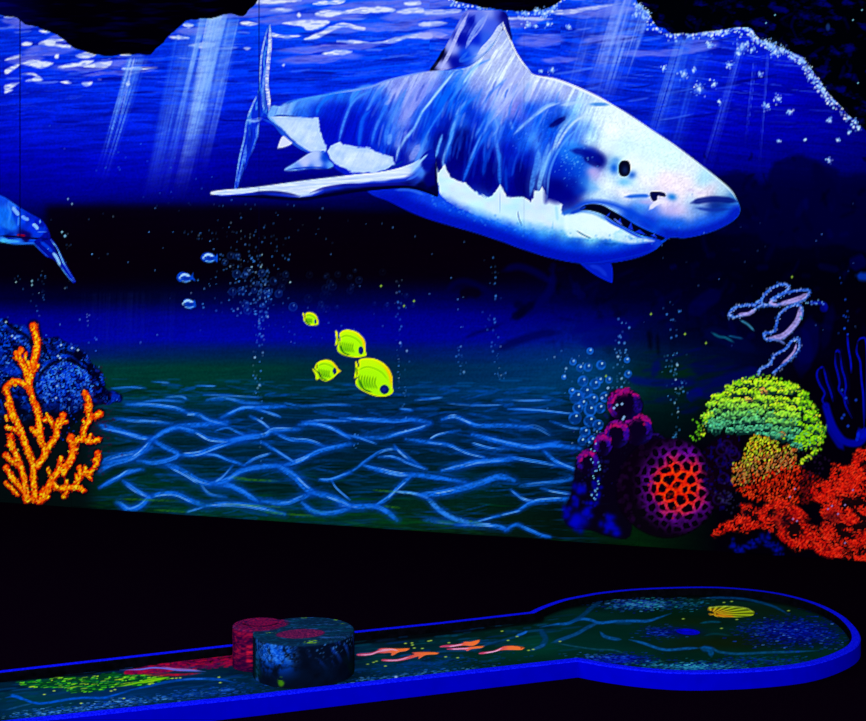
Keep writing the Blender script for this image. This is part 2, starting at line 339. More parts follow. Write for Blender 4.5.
        for _ in range(int(8 + r * 4)):
            dot(S, x + rnd.gauss(0, r * .65), y + rnd.gauss(0, r * .65), rnd.uniform(.35, .95), rnd.choice([(190, 222, 255), (110, 165, 250)]), rnd.uniform(.3, .9), 1.)
    for _ in range(170):
        x = rnd.uniform(650, 900); y = rnd.uniform(-40, 200)
        if not inside(np.array([[x]]), np.array([[y]]), M['rocktr'])[0, 0] and y < 150: continue
        L = rnd.uniform(5, 16); an = rnd.choice([1.2, 1.9, -.5, .8])
        stroke(S, [(x, y), (x + L * .5 * math.cos(an) + rnd.gauss(0, 1), y + L * .5 * math.sin(an)), (x + L * math.cos(an), y + L * math.sin(an))], rnd.uniform(.7, 2), rnd.choice([(0, 0, 88), (0, 0, 66), (2, 0, 12)]), rnd.uniform(.2, .55), 2)
    for x, y in [(766, 23), (775, 15), (853, 20), (858, 83), (862, 10)]: dot(S, x, y, .8, (90, 150, 230), .9)
    dot(S, 828, 27, 2, (20, 50, 110), .8, 1.5, 3.5)
    # --- rock shapes on the right, brushed in dark blue
    for k, p in enumerate([[(770, 172), (782, 160), (800, 156), (815, 160), (826, 172), (840, 190), (850, 240), (760, 240)], [(715, 178), (730, 172), (745, 172), (757, 180), (770, 196), (770, 230), (700, 230), (705, 200)], [(812, 168), (824, 164), (836, 170), (850, 176), (930, 170), (930, 250), (830, 240)]]):
        b, al, d = region(S, p, 5, rough=2, rs=8, seed=k)
        S.put(b, al * .72, (0, 0, 46))
    for _ in range(260):
        x = rnd.uniform(540, 900); y = rnd.uniform(180 if x > 700 else 265, 345)
        L = rnd.uniform(6, 24); an = rnd.choice([-1.1, -.9, -.4, -.3, 1.2, 1.4, .2]) + rnd.gauss(0, .15)
        c = rnd.choice([(0, 0, 80), (0, 0, 60), (0, 2, 95), (0, 0, 8), (0, 0, 8), (1, 0, 14)])
        stroke(S, [(x, y), (x + L * .5 * math.cos(an) + rnd.gauss(0, 1.5), y + L * .5 * math.sin(an)), (x + L * math.cos(an), y + L * math.sin(an))], rnd.uniform(.8, 3.4), c, rnd.uniform(.1, .34), 3.4)
    zb = Z(380, 230, 4.505)
    for p, w, c, a in [(zb((290, 290), (330, 245), (380, 230), (440, 250), (500, 290), (520, 340)), 3, (0, 0, 60), .6), (zb((550, 185), (620, 165), (700, 190), (780, 240)), 3.5, (0, 0, 75), .6), (zb((360, 300), (400, 280), (460, 290)), 5, (4, 0, 8), .7),
                       (zb((780, 180), (770, 260), (720, 330), (650, 400)), 4, (0, 0, 80), .6), (zb((380, 490), (430, 465), (480, 450), (560, 420)), 1.5, (0, 0, 70), .7), (zb((520, 545), (620, 500), (720, 470), (811, 460)), 4, (0, 0, 60), .6), (zb((590, 400), (640, 370), (700, 320)), 4, (0, 0, 22), .7), (zb((600, 330), (640, 350), (620, 400)), 4, (0, 0, 26), .6)]:
        stroke(S, p, w, c, a, 4)
    zc = Z(560, 300, 6.007)
    for p, w, c, a in [(zc((60, 200), (190, 150), (330, 130), (450, 160)), 5, (0, 0, 105), .6), (zc((120, 260), (250, 230), (420, 220)), 8, (0, 4, 110), .5), (zc((400, 470), (500, 490), (640, 500), (860, 500)), 4, (0, 4, 120), .6), (zc((590, 360), (570, 420), (560, 460)), 4, (0, 0, 110), .5), (zc((760, 590), (800, 570), (860, 540)), 5, (0, 2, 130), .7),
                       (zc((530, 180), (540, 240), (545, 300)), 2, (0, 0, 14), .7), (zc((585, 200), (588, 270), (592, 340)), 1.5, (0, 0, 14), .7), (zc((610, 440), (700, 430), (860, 420)), 5, (0, 34, 18), .8), (zc((430, 430), (500, 425), (560, 420)), 4, (0, 32, 40), .7)]:
        stroke(S, p, w, c, a, 4)
    zr = Z(690, 260, 4.506)
    for p, w, c, a in [(zr((0, 600), (120, 570), (250, 530), (330, 500)), 9, (0, 2, 100), .6), (zr((0, 250), (60, 190), (140, 140)), 8, (0, 0, 66), .6), (zr((60, 320), (160, 350), (300, 410)), 7, (0, 4, 60), .6), (zr((0, 480), (100, 480), (220, 470)), 8, (0, 2, 56), .6),
                       (zr((540, 260), (540, 380), (500, 470)), 9, (0, 0, 90), .5), (zr((480, 300), (510, 400), (500, 520)), 9, (0, 0, 80), .5), (zr((640, 200), (620, 300), (600, 400)), 5, (0, 0, 60), .5), (zr((750, 70), (793, 75), (830, 60)), 4, (0, 50, 190), .8), (zr((720, 30), (760, 10), (793, 0)), 7, (0, 0, 80), .6)]:
        stroke(S, p, w, c, a, 4)
    for _ in range(90):
        x = rnd.uniform(640, 730); y = rnd.uniform(350, 415); L = rnd.uniform(10, 34)
        stroke(S, [(x, y), (x + L / 2, y - L * .05), (x + L, y - L * rnd.uniform(.05, .25))], rnd.uniform(.8, 2.4), rnd.choice([(0, 4, 95), (0, 26, 24), (0, 6, 60)]), rnd.uniform(.1, .4), 2)
    # --- sand with its net of light
    sand_net(S, rnd)
    shark_paint(S, M, rnd)
    whale_paint(S, M, rnd)
    bubbles_paint(S, rnd)
    fish_paint(S, M, rnd)
    coral_paint(S, M, rnd)
    # lower edge: black below the line
    line = 503 + (X - 5) * .0685 + 1.2 * (noise(X, Y * 0, 30, 5, 8, 2) - .5) * 2
    S.put(full, ss(-.8, .8, Y - line), (4, 0, 8))
    # panel joints
    for x, y0, y1, a in [(20, 18, 235, .75), (259, -60, 118, .5), (259, 118, 300, .15), (524, -60, 260, .06)]:
        b = S.box(x - 3, x + 3, y0, y1)
        S.put(b, np.exp(-((S.X[b] - x) / .8) ** 2) * a, (0, 0, 60))
    S.C[:] = crisp(S.C, 1.3)
    return S, M

def water_field(X, Y, W):
    rows = {}
    for w in W: rows.setdefault(w[1], []).append(w)
    ys = sorted(rows); R = []
    xs = X[0]
    for y in ys:
        r = sorted(rows[y]); px = [p[0] for p in r]
        R.append(np.stack([np.interp(xs, px, [p[k] for p in r]) for k in (2, 3, 4)], -1))
    R = np.array(R) / 255.
    out = np.zeros(X.shape + (3,)); yy = Y[:, 0]
    i = np.clip(np.searchsorted(ys, yy) - 1, 0, len(ys) - 2)
    t = np.clip((yy - np.array(ys)[i]) / (np.array(ys)[i + 1] - np.array(ys)[i]), 0, 1)
    t = t * .6 + .4 * t * t * (3 - 2 * t)
    return R[i] * (1 - t)[:, None, None] + R[i + 1] * t[:, None, None]

def sand_net(S, rnd):
    X, Y = S.X, S.Y
    b = S.box(60, 640, 376, 545); XX, YY = S.X[b], S.Y[b]
    wy = YY + 4 * (noise(XX, YY, 50, 14, 91, 2) - .5)
    m = ss(378, 400, YY) * ss(70, 115, XX) * (1 - ss(560, 620, XX))
    n = noise(XX, wy, 30, 2.4, 93, 3)
    S.put(b, ss(.45, .85, n) * m * .5, (0, 62, 130))
    S.put(b, ss(.6, .85, noise(XX, wy, 38, 5, 95, 3)) * m * .6, (0, 20, 14))
    S.put(b, ss(.62, .85, noise(XX, wy, 50, 5, 98, 3)) * m * .5 * ss(440, 500, YY), (0, 70, 30))
    z = Z(100, 370, 3.464); y = Z(340, 370, 3.331); q = Z(0, 310, 3.432)
    def net(p, w, a=1., c=(14, 108, 244)):
        p = np.array(smooth_pts(p, False, 4)); w = w * .8
        stroke(S, p, w * 2.2, (0, 62, 178), a * .6, w * 1.8, curve=False, taper=.3, streak=.4, seed=rnd.randint(1, 999))
        stroke(S, p, w, c, a * .9, 1.8, curve=False, taper=.55, streak=.4, seed=rnd.randint(1, 999))
        for k in range(4):
            o = rnd.uniform(-w * .8, w * .8); i0 = rnd.randint(0, max(0, len(p) // 2)); i1 = min(len(p), i0 + rnd.randint(4, 10))
            if i1 - i0 > 2: stroke(S, p[i0:i1] + [0, o], .55, (40, 130, 250) if rnd.random() < .6 else (120, 190, 255), a * rnd.uniform(.3, .7), .9, curve=False)
    L = [ # left half
        (z((0, 190), (60, 208), (130, 232), (180, 240)), 2.6, 1), (z((180, 240), (220, 215), (280, 195), (350, 190), (440, 180)), 2.8, 1), (z((180, 240), (150, 275), (110, 305), (40, 325), (0, 350)), 3, .9),
        (z((180, 240), (220, 265), (270, 295), (200, 320), (130, 315)), 2.8, .9), (z((270, 295), (340, 290), (400, 268), (480, 240), (540, 225)), 3, 1), (z((230, 325), (290, 355), (340, 385), (380, 395)), 4, .9), (z((380, 395), (440, 380), (490, 350), (560, 335), (640, 330)), 3, 1),
        (z((380, 395), (450, 400), (500, 425), (545, 455)), 3.2, 1), (z((640, 330), (700, 310), (760, 280), (866, 255)), 2.8, 1), (z((620, 335), (670, 365), (710, 405), (740, 425)), 4, 1), (z((740, 425), (800, 440), (866, 470)), 3.4, .9), (z((740, 425), (690, 445), (640, 460), (560, 455)), 2.8, .9),
        (z((80, 385), (120, 415), (170, 440)), 2.4, .8), (z((170, 440), (210, 430), (260, 430), (320, 455), (370, 470)), 3, 1), (z((170, 440), (140, 470), (100, 485), (70, 462)), 3.2, 1), (z((370, 470), (430, 465), (520, 470), (640, 500)), 3, .9), (z((370, 470), (300, 492)), 2, .6),
        (z((0, 408), (60, 375), (100, 350), (150, 345)), 2, .8), (z((270, 200), (330, 215), (380, 240), (440, 245)), 2.4, .9), (z((440, 245), (500, 235), (570, 225), (600, 208), (690, 205)), 2.8, .9), (z((340, 290), (400, 295), (440, 310), (500, 330)), 1.8, .9), (z((500, 330), (540, 305), (590, 290)), 1.6, .7),
        (z((560, 250), (610, 280), (670, 318)), 1.8, .8), (z((300, 150), (340, 155), (380, 175), (440, 190)), 2.6, .8), (z((420, 165), (460, 145), (500, 130), (560, 130), (640, 125)), 2.2, 1), (z((540, 135), (590, 150), (625, 163)), 1.4, .7), (z((90, 120), (170, 120), (250, 130), (300, 145)), 2.6, .8),
        (z((60, 170), (120, 175), (190, 180), (250, 185)), 2, .7), (z((520, 160), (560, 180), (590, 205)), 1.8, .7), (z((400, 210), (440, 200), (480, 215), (520, 235)), 1.6, .6), (z((600, 215), (660, 240), (720, 245), (780, 265)), 2, .8), (z((690, 190), (740, 186), (800, 200), (866, 235)), 2.2, .9), (z((700, 180), (780, 175), (866, 178)), 1.6, .7),
        (z((760, 380), (800, 380), (866, 355)), 1.8, .8), (z((800, 380), (820, 410), (866, 450)), .9, .7), (z((700, 460), (740, 490), (800, 495), (866, 480)), 2.8, .9), (z((640, 115), (700, 125), (800, 120), (866, 122)), 1.6, .5), (z((150, 110), (220, 105), (290, 112)), 1.4, .5), (z((330, 55), (400, 56)), 1.1, .45), (z((180, 40), (240, 44)), 1, .4), (z((360, 85), (450, 88), (560, 95)), 1, .4), (z((230, 95), (280, 92), (300, 100)), 1.6, .5), (z((370, 105), (430, 98), (500, 112), (560, 115)), 2, .6),
        (z((440, 440), (380, 430), (350, 400)), 2, .5), (z((460, 330), (430, 365), (400, 385)), 1.5, .6),
        (y((0, 160), (90, 165), (180, 170), (240, 165), (300, 175)), 2.2, .9), (y((200, 130), (240, 135)), 1.6, .6), (y((340, 165), (380, 155), (420, 170), (460, 185), (540, 185), (640, 190)), 2.4, .9), (y((300, 180), (260, 195), (200, 210), (140, 225), (60, 225)), 2.4, .8), (y((220, 230), (290, 240), (360, 250), (420, 275), (480, 290)), 2.2, .8),
        (y((0, 215), (60, 225), (120, 245)), 1.6, .6), (y((440, 215), (500, 230), (560, 245), (640, 258), (700, 250), (800, 262)), 2.8, 1), (y((640, 258), (690, 250), (730, 240)), 2, .8), (y((680, 270), (720, 305), (780, 330), (820, 340)), 2.2, .9), (y((560, 290), (620, 300), (680, 310), (740, 320)), 1.8, .7), (y((340, 335), (400, 320), (460, 305), (540, 300), (580, 295)), 3, 1),
        (y((560, 265), (500, 262), (440, 245)), 1.8, .6), (y((80, 318), (140, 335), (200, 348), (260, 350), (330, 360), (420, 375)), 2.6, 1), (y((130, 290), (180, 290), (230, 310), (290, 330)), 1.8, .8), (y((0, 355), (50, 330), (90, 300), (140, 270), (190, 265), (240, 300), (280, 330)), 1.6, .7), (y((240, 350), (200, 385), (160, 425), (120, 450)), 2.4, .9), (y((0, 450), (60, 455), (120, 455), (160, 475), (190, 500)), 3, 1),
        (y((190, 405), (250, 412), (290, 425)), 1.4, 1, (110, 185, 250)), (y((270, 415), (330, 410), (400, 395), (470, 375), (530, 355), (580, 368)), 3.6, 1), (y((290, 425), (330, 465), (380, 495), (440, 510)), 3, 1, (40, 130, 240)), (y((440, 510), (510, 490), (560, 478), (600, 468)), 1.6, .8), (y((385, 515), (450, 515), (520, 520), (560, 532)), 2.6, .9), (y((550, 535), (585, 515), (620, 528), (670, 550), (700, 556)), 1.8, .9),
        (y((570, 400), (610, 430), (650, 440)), 1.8, .8), (y((590, 470), (640, 440), (700, 432), (780, 428)), 2.2, .9), (y((670, 395), (720, 405), (770, 412)), 1.6, .7), (y((600, 385), (660, 378), (740, 370), (800, 352)), 2.4, .6), (y((280, 500), (330, 505), (380, 510)), 3, .5), (y((400, 200), (330, 215), (300, 230)), 1.4, .6), (y((180, 250), (200, 275), (230, 300)), 1.2, .6), (y((560, 130), (660, 135), (780, 148)), 1.5, .6), (y((250, 100), (340, 92)), 1.2, .5), (y((520, 100), (620, 102), (700, 100)), 1.3, .5), (y((360, 110), (460, 118), (540, 116)), 1.2, .4), (y((700, 170), (760, 190), (800, 195)), 1.4, .5), (y((600, 200), (650, 190), (700, 215)), 3, .3),
        (q((350, 405), (400, 415), (480, 432)), 1.6, .8), (q((330, 530), (400, 505), (470, 490), (520, 470)), 4, .8), (q((340, 610), (400, 575), (480, 548)), 1.4, .8), (q((430, 590), (480, 625), (520, 645)), 2, .7), (q((400, 660), (450, 680), (500, 660)), 2.4, .9), (q((380, 270), (450, 265), (500, 268)), 1.2, .5)]
    rnd.shuffle(L)
    for l in L: net(l[0], l[1], l[2], *(l[3:4]))
    for _ in range(330):
        x = rnd.uniform(110, 600); yy = 385 + 135 * rnd.random() ** 1.3; w = rnd.uniform(5, 18)
        s_ = rnd.choice([-.25, .2, .05, -.05])
        stroke(S, [(x - w, yy - w * s_), (x, yy + rnd.uniform(-1, 1)), (x + w, yy + w * s_)], rnd.uniform(.4, 1.7), (0, 76, 195), rnd.uniform(.12, .5), 1.6, streak=.4, seed=_)
    for _ in range(70):
        x = rnd.uniform(110, 590); yy = 378 + 22 * rnd.random(); w = rnd.uniform(4, 14)
        stroke(S, [(x - w, yy), (x, yy + rnd.uniform(-.5, .5)), (x + w, yy)], rnd.uniform(.4, 1.2), (0, 80, 160), rnd.uniform(.15, .45), 1.3)
    for x, yy, w in [(170, 511, 16), (260, 506, 24), (275, 513, 10), (255, 480, 22), (392, 507, 8), (150, 500, 30), (300, 515, 14), (240, 478, 8), (475, 522, 8), (385, 491, 12)]:
        stroke(S, [(x - w, yy - 1), (x, yy), (x + w, yy + 1)], .8, (70, 150, 10), .5, 2, streak=.6, seed=x)
    for _ in range(60):
        x = rnd.uniform(95, 480); yy = 503 + (x - 5) * .0685 - rnd.uniform(0, 14)
        stroke(S, [(x - 9, yy - 1), (x + 9, yy + 1)], 1.0, (10, 84, 24), .2, 1.8, curve=False)

def bubbles_paint(S, rnd):
    def bub(x, y, r, a):
        dot(S, x, y, r, (0, 50, 180), .3 * a, 1.5)
        b = S.box(x - r - 2, x + r + 2, y - r - 2, y + r + 2)
        d = np.abs(np.hypot(S.X[b] - x, S.Y[b] - y) - r)
        S.put(b, np.clip(1 - d / 1.1, 0, 1) * .30 * a * (.4 + .9 * noise(S.X[b], S.Y[b], 3, 3, 5, 1)), (30, 110, 230)); dot(S, x + r * .2, y - r * .4, .7, (110, 180, 250), .6 * a)
    def col(x0, y0, x1, y1, n, sp, a=1., big=.9, c=(50, 125, 225)):
        for _ in range(n):
            t = rnd.random(); x = x0 + (x1 - x0) * t + rnd.gauss(0, sp); y = y0 + (y1 - y0) * t
            dot(S, x, y, rnd.uniform(.4, big), c if rnd.random() < .85 else (150, 205, 255), a * rnd.uniform(.15, .85), 1)
    col(250, 250, 250, 315, 150, 20, .9, 1.1); col(262, 310, 258, 396, 55, 3.2, .8, 1.3); col(262, 270, 262, 312, 40, 6, .8, 1.3); col(240, 200, 290, 250, 40, 40, .6); col(310, 300, 300, 345, 24, 20, .5)
    for _ in range(26): bub(rnd.gauss(258, 15), rnd.uniform(252, 320), rnd.uniform(1.6, 4), rnd.uniform(.35, .9))
    for _ in range(30): bub(rnd.gauss(345, 40), rnd.uniform(270, 310), rnd.uniform(1.5, 4), rnd.uniform(.08, .3))
    col(398, 268, 402, 390, 46, 3, .8, 1.1); col(491, 252, 499, 300, 16, 5, .8, 1.1); col(489, 312, 502, 380, 36, 3, .8, 1.1); col(461, 345, 463, 376, 22, 2.5, .6, 1.2)
    col(623, 318, 621, 388, 44, 4, 1, 1.4, (70, 150, 235)); col(622, 392, 624, 455, 26, 2, .8, 1, (40, 130, 220)); col(674, 302, 674, 340, 14, 5, .9, 1.2); col(672, 350, 680, 395, 46, 5, .9, 1.2, (50, 130, 200)); col(674, 395, 677, 462, 34, 3, .9, 1.1, (50, 130, 200)); col(570, 350, 590, 460, 40, 14, .8, 1.2); col(597, 420, 592, 500, 44, 4, .8, 1.3)
    col(262, 400, 261, 462, 12, 1, .9, 1.1); col(357, 425, 356, 452, 8, 1.5, .9, 1.1); col(406, 380, 406, 440, 10, 2, .7, 1); col(40, 270, 30, 320, 16, 16, .6); col(88, 310, 88, 345, 8, 1, .6); col(43, 268, 43, 300, 10, 1, .5); col(65, 225, 66, 290, 10, 3, .8); col(110, 120, 200, 240, 40, 50, .6); col(200, 230, 240, 240, 30, 30, .6)
    for _ in range(60): dot(S, rnd.uniform(30, 480), rnd.uniform(205, 345), rnd.uniform(.4, .8), (70, 130, 220), rnd.uniform(.2, .8), 1)
    for _ in range(26): dot(S, rnd.uniform(640, 860), rnd.uniform(180, 350), rnd.uniform(.4, .8), (60, 110, 210), rnd.uniform(.2, .7), 1)
    for _ in range(14): dot(S, rnd.gauss(844, 4), rnd.uniform(270, 335), rnd.uniform(.5, 1.2), (20, 70, 210), rnd.uniform(.4, .9), 1)
    for x, y, r in [(577, 397, 7), (583, 381, 5), (595, 384, 5), (601, 365, 4.5), (588, 367, 4), (590, 351, 3), (573, 362, 3), (586, 392, 6), (593, 399, 5), (578, 408, 5), (590, 410, 6), (600, 408, 5), (575, 418, 6), (590, 421, 6), (585, 432, 5), (598, 425, 5), (628, 374, 3.4), (627, 360, 2.6), (609, 380, 3), (600, 380, 3), (572, 391, 3), (564, 377, 2), (582, 441, 4), (592, 440, 4), (580, 368, 3.4), (605, 397, 5), (583, 403, 4)]:
        for k in range(1): bub(x, y, r, .95)
        dot(S, x, y, r, (0, 76, 190), .28, 2.6); b = S.box(x - r - 3, x + r + 3, y - r - 3, y + r + 3); dd = np.abs(np.hypot(S.X[b] - x, S.Y[b] - y) - r * .85)
        S.put(b, ss(1.6, .2, dd) * .6 * ss(.3, .7, noise(S.X[b], S.Y[b], 4, 4, int(x), 1)), (20, 110, 230)); dot(S, x + r * .25, y - r * .35, 1, (150, 205, 255), .8)
    for x, y in [(381, 286), (414, 301), (404, 306), (606, 376), (685, 334), (651, 314), (792, 277), (706, 343)]: dot(S, x, y, 1, (140, 200, 60), .9)
    for x, y, r in [(65, 236, 1.2), (62, 232, 1), (32, 281, 1), (32, 285, .9), (16, 282, .7), (72, 204, .8), (68, 199, .8)]: dot(S, x, y, r, (120, 190, 250), .9)

def shark_paint(S, M, rnd):
    a = Z(230, 10, 6.186); b_ = Z(230, 90, 6.186); c_ = Z(350, 40, 6.186); d_ = Z(350, 130, 6.186); e_ = Z(480, 60, 6.186); f_ = Z(480, 150, 6.186); g_ = Z(610, 90, 6.186); h_ = Z(570, 170, 6.186)
    u_ = Z(420, 0, 3.936)
    body = [(272, 106), (282, 106), (300, 99), (320, 95), (345, 91), (366, 88), (386, 81), (410, 75), (430, 71), (450, 70), (470, 66), (490, 50), (503, 30), (509, 40), (518, 58), (528, 70), (536, 75), (556, 79), (575, 86), (595, 95), (610, 103), (630, 115), (652, 130), (675, 145), (697, 162), (716, 177), (728, 187), (736, 198), (740, 208), (738, 216), (730, 223), (716, 230), (700, 235), (684, 238), (672, 237), (664, 241), (656, 249), (642, 256), (622, 261), (598, 264), (572, 262), (548, 257), (520, 248), (498, 240), (470, 231), (445, 224), (420, 216), (402, 208), (388, 201), (372, 195), (360, 185), (340, 172), (326, 163), (310, 155), (295, 142), (280, 128), (268, 117)]
    dorsal = u_((35, 288), (70, 235), (110, 165), (150, 90), (178, 46), (230, 40), (328, 44), (350, 84), (358, 145), (385, 215), (440, 300), (340, 290), (200, 260), (90, 278))
    tail = a((232, 100), (246, 90), (254, 130), (250, 250), (242, 330), (240, 450), (252, 560), (262, 640), (240, 670), (190, 664)) + b_((186, 200), (170, 290), (120, 420), (70, 540), (45, 612), (25, 606), (60, 420), (95, 280), (100, 190), (130, 110)) + a((165, 520), (185, 440), (180, 300), (200, 200))
    pect = [(211, 192), (222, 190), (256, 187), (300, 181), (350, 175), (385, 171), (405, 166), (418, 160), (426, 152), (434, 150), (436, 165), (436, 180), (438, 196), (430, 194), (420, 190), (400, 188), (375, 190), (345, 193), (318, 197), (300, 199), (270, 198), (240, 197), (222, 197), (212, 195)]
    pelv = b_((500, 385), (560, 380), (620, 440), (640, 470), (600, 488), (500, 488), (420, 498), (350, 500), (340, 486), (400, 450))
    anal = b_((325, 285), (365, 310), (385, 330), (350, 350), (305, 360), (296, 350))
    lowfin = h_((60, 575), (110, 578), (230, 570), (262, 600), (264, 690), (240, 700), (150, 650))
    M.update(shark=body, dorsal=dorsal, tail=tail, pect=pect, pelv=pelv, anal=anal, lowfin=lowfin)
    # tail fin
    b, al, d = region(S, tail, 1.2, rough=.8, rs=4, seed=3)
    XX, YY = S.X[b], S.Y[b]
    n = noise(XX, YY, 2.4, 9, 5, 3)
    S.put(b, al * .9, np.stack([.02 + .2 * ss(.55, .8, n), .16 + .35 * ss(.5, .8, n), .75 + .2 * n], -1))
    for p, w, c, o in [(a((246, 92), (248, 200), (236, 330), (228, 450), (240, 560), (245, 640)), 1.8, (200, 215, 255), .95), (a((232, 110), (200, 250), (190, 340), (185, 450)), .9, (150, 185, 250), .8), (a((222, 340), (208, 450), (205, 560), (210, 620)), 1.2, (120, 170, 250), .8), (a((165, 530), (130, 610), (110, 660)), .9, (150, 190, 255), .9), (a((215, 480), (212, 560), (225, 620)), 1.5, (40, 90, 200), .8),
                       (b_((180, 195), (130, 190), (104, 195), (90, 290), (60, 420), (30, 600)), .9, (110, 165, 250), .9), (b_((178, 200), (172, 250), (168, 300)), .9, (110, 165, 250), .8), (b_((100, 340), (85, 440), (45, 590)), 1.6, (90, 150, 250), .7), (b_((110, 190), (150, 190), (200, 175)), 2, (130, 170, 250), .6), (b_((125, 230), (125, 300), (105, 400)), 2.2, (0, 20, 160), .6), (b_((165, 215), (160, 300), (130, 400)), 1, (60, 120, 245), .7), (b_((90, 440), (75, 520), (60, 590)), 1.4, (0, 10, 140), .7)]:
        stroke(S, p, w, c, o, 1, streak=.35, seed=int(w * 10))
    # dorsal fin: pale edge and dark blue streaks
    b, al, d = region(S, dorsal, 1.2); XX, YY = S.X[b], S.Y[b]
    P = [(430, 72, 0, 0, 60), (440, 55, 0, 0, 60), (443, 66, 160, 170, 250), (452, 48, 150, 165, 248), (464, 25, 120, 140, 245), (470, 8, 120, 130, 240), (455, 62, 0, 8, 160), (462, 40, 0, 10, 170), (470, 22, 0, 20, 180), (466, 55, 0, 60, 235), (476, 40, 0, 30, 210), (480, 20, 90, 120, 245), (474, 50, 60, 110, 245), (490, 12, 130, 150, 245), (486, 40, 40, 90, 235), (492, 25, 60, 90, 235), (498, 12, 60, 80, 220), (503, 14, 0, 0, 120), (480, 56, 150, 180, 250), (495, 50, 150, 190, 255), (504, 40, 190, 215, 255), (500, 60, 190, 215, 255), (515, 60, 150, 190, 255), (520, 72, 200, 225, 255), (508, 30, 0, 10, 140)]
    S.put(b, al, field(XX, YY, P, 2.5, 2.2, 5))
    for p, w, c, o in [(u_((190, 50), (150, 130), (120, 200), (80, 275)), 1.8, (176, 186, 252), .9), (u_((150, 180), (185, 110), (215, 60)), 3, (0, 10, 165), .7), (u_((180, 190), (215, 120), (260, 60)), 2, (130, 160, 250), .8), (u_((190, 170), (240, 110), (270, 50)), 1, (150, 170, 250), .7), (u_((225, 220), (290, 150), (325, 90)), 3, (195, 212, 255), .95), (u_((325, 85), (335, 120), (355, 165), (380, 215), (440, 305)), 1.2, (230, 242, 255), 1), (u_((340, 80), (355, 130), (360, 160)), 1.4, (0, 10, 110), .8), (u_((230, 215), (160, 240), (190, 200)), 1.5, (40, 110, 240), .6), (u_((35, 287), (70, 240), (98, 190)), 1.6, (0, 0, 30), .9), (u_((300, 160), (270, 200), (330, 190)), 2, (150, 190, 255), .7)]:
        stroke(S, p, w, c, o, 1.1, streak=.2)
    # body
    b, al, d = region(S, body, 1.1); XX, YY = S.X[b], S.Y[b]
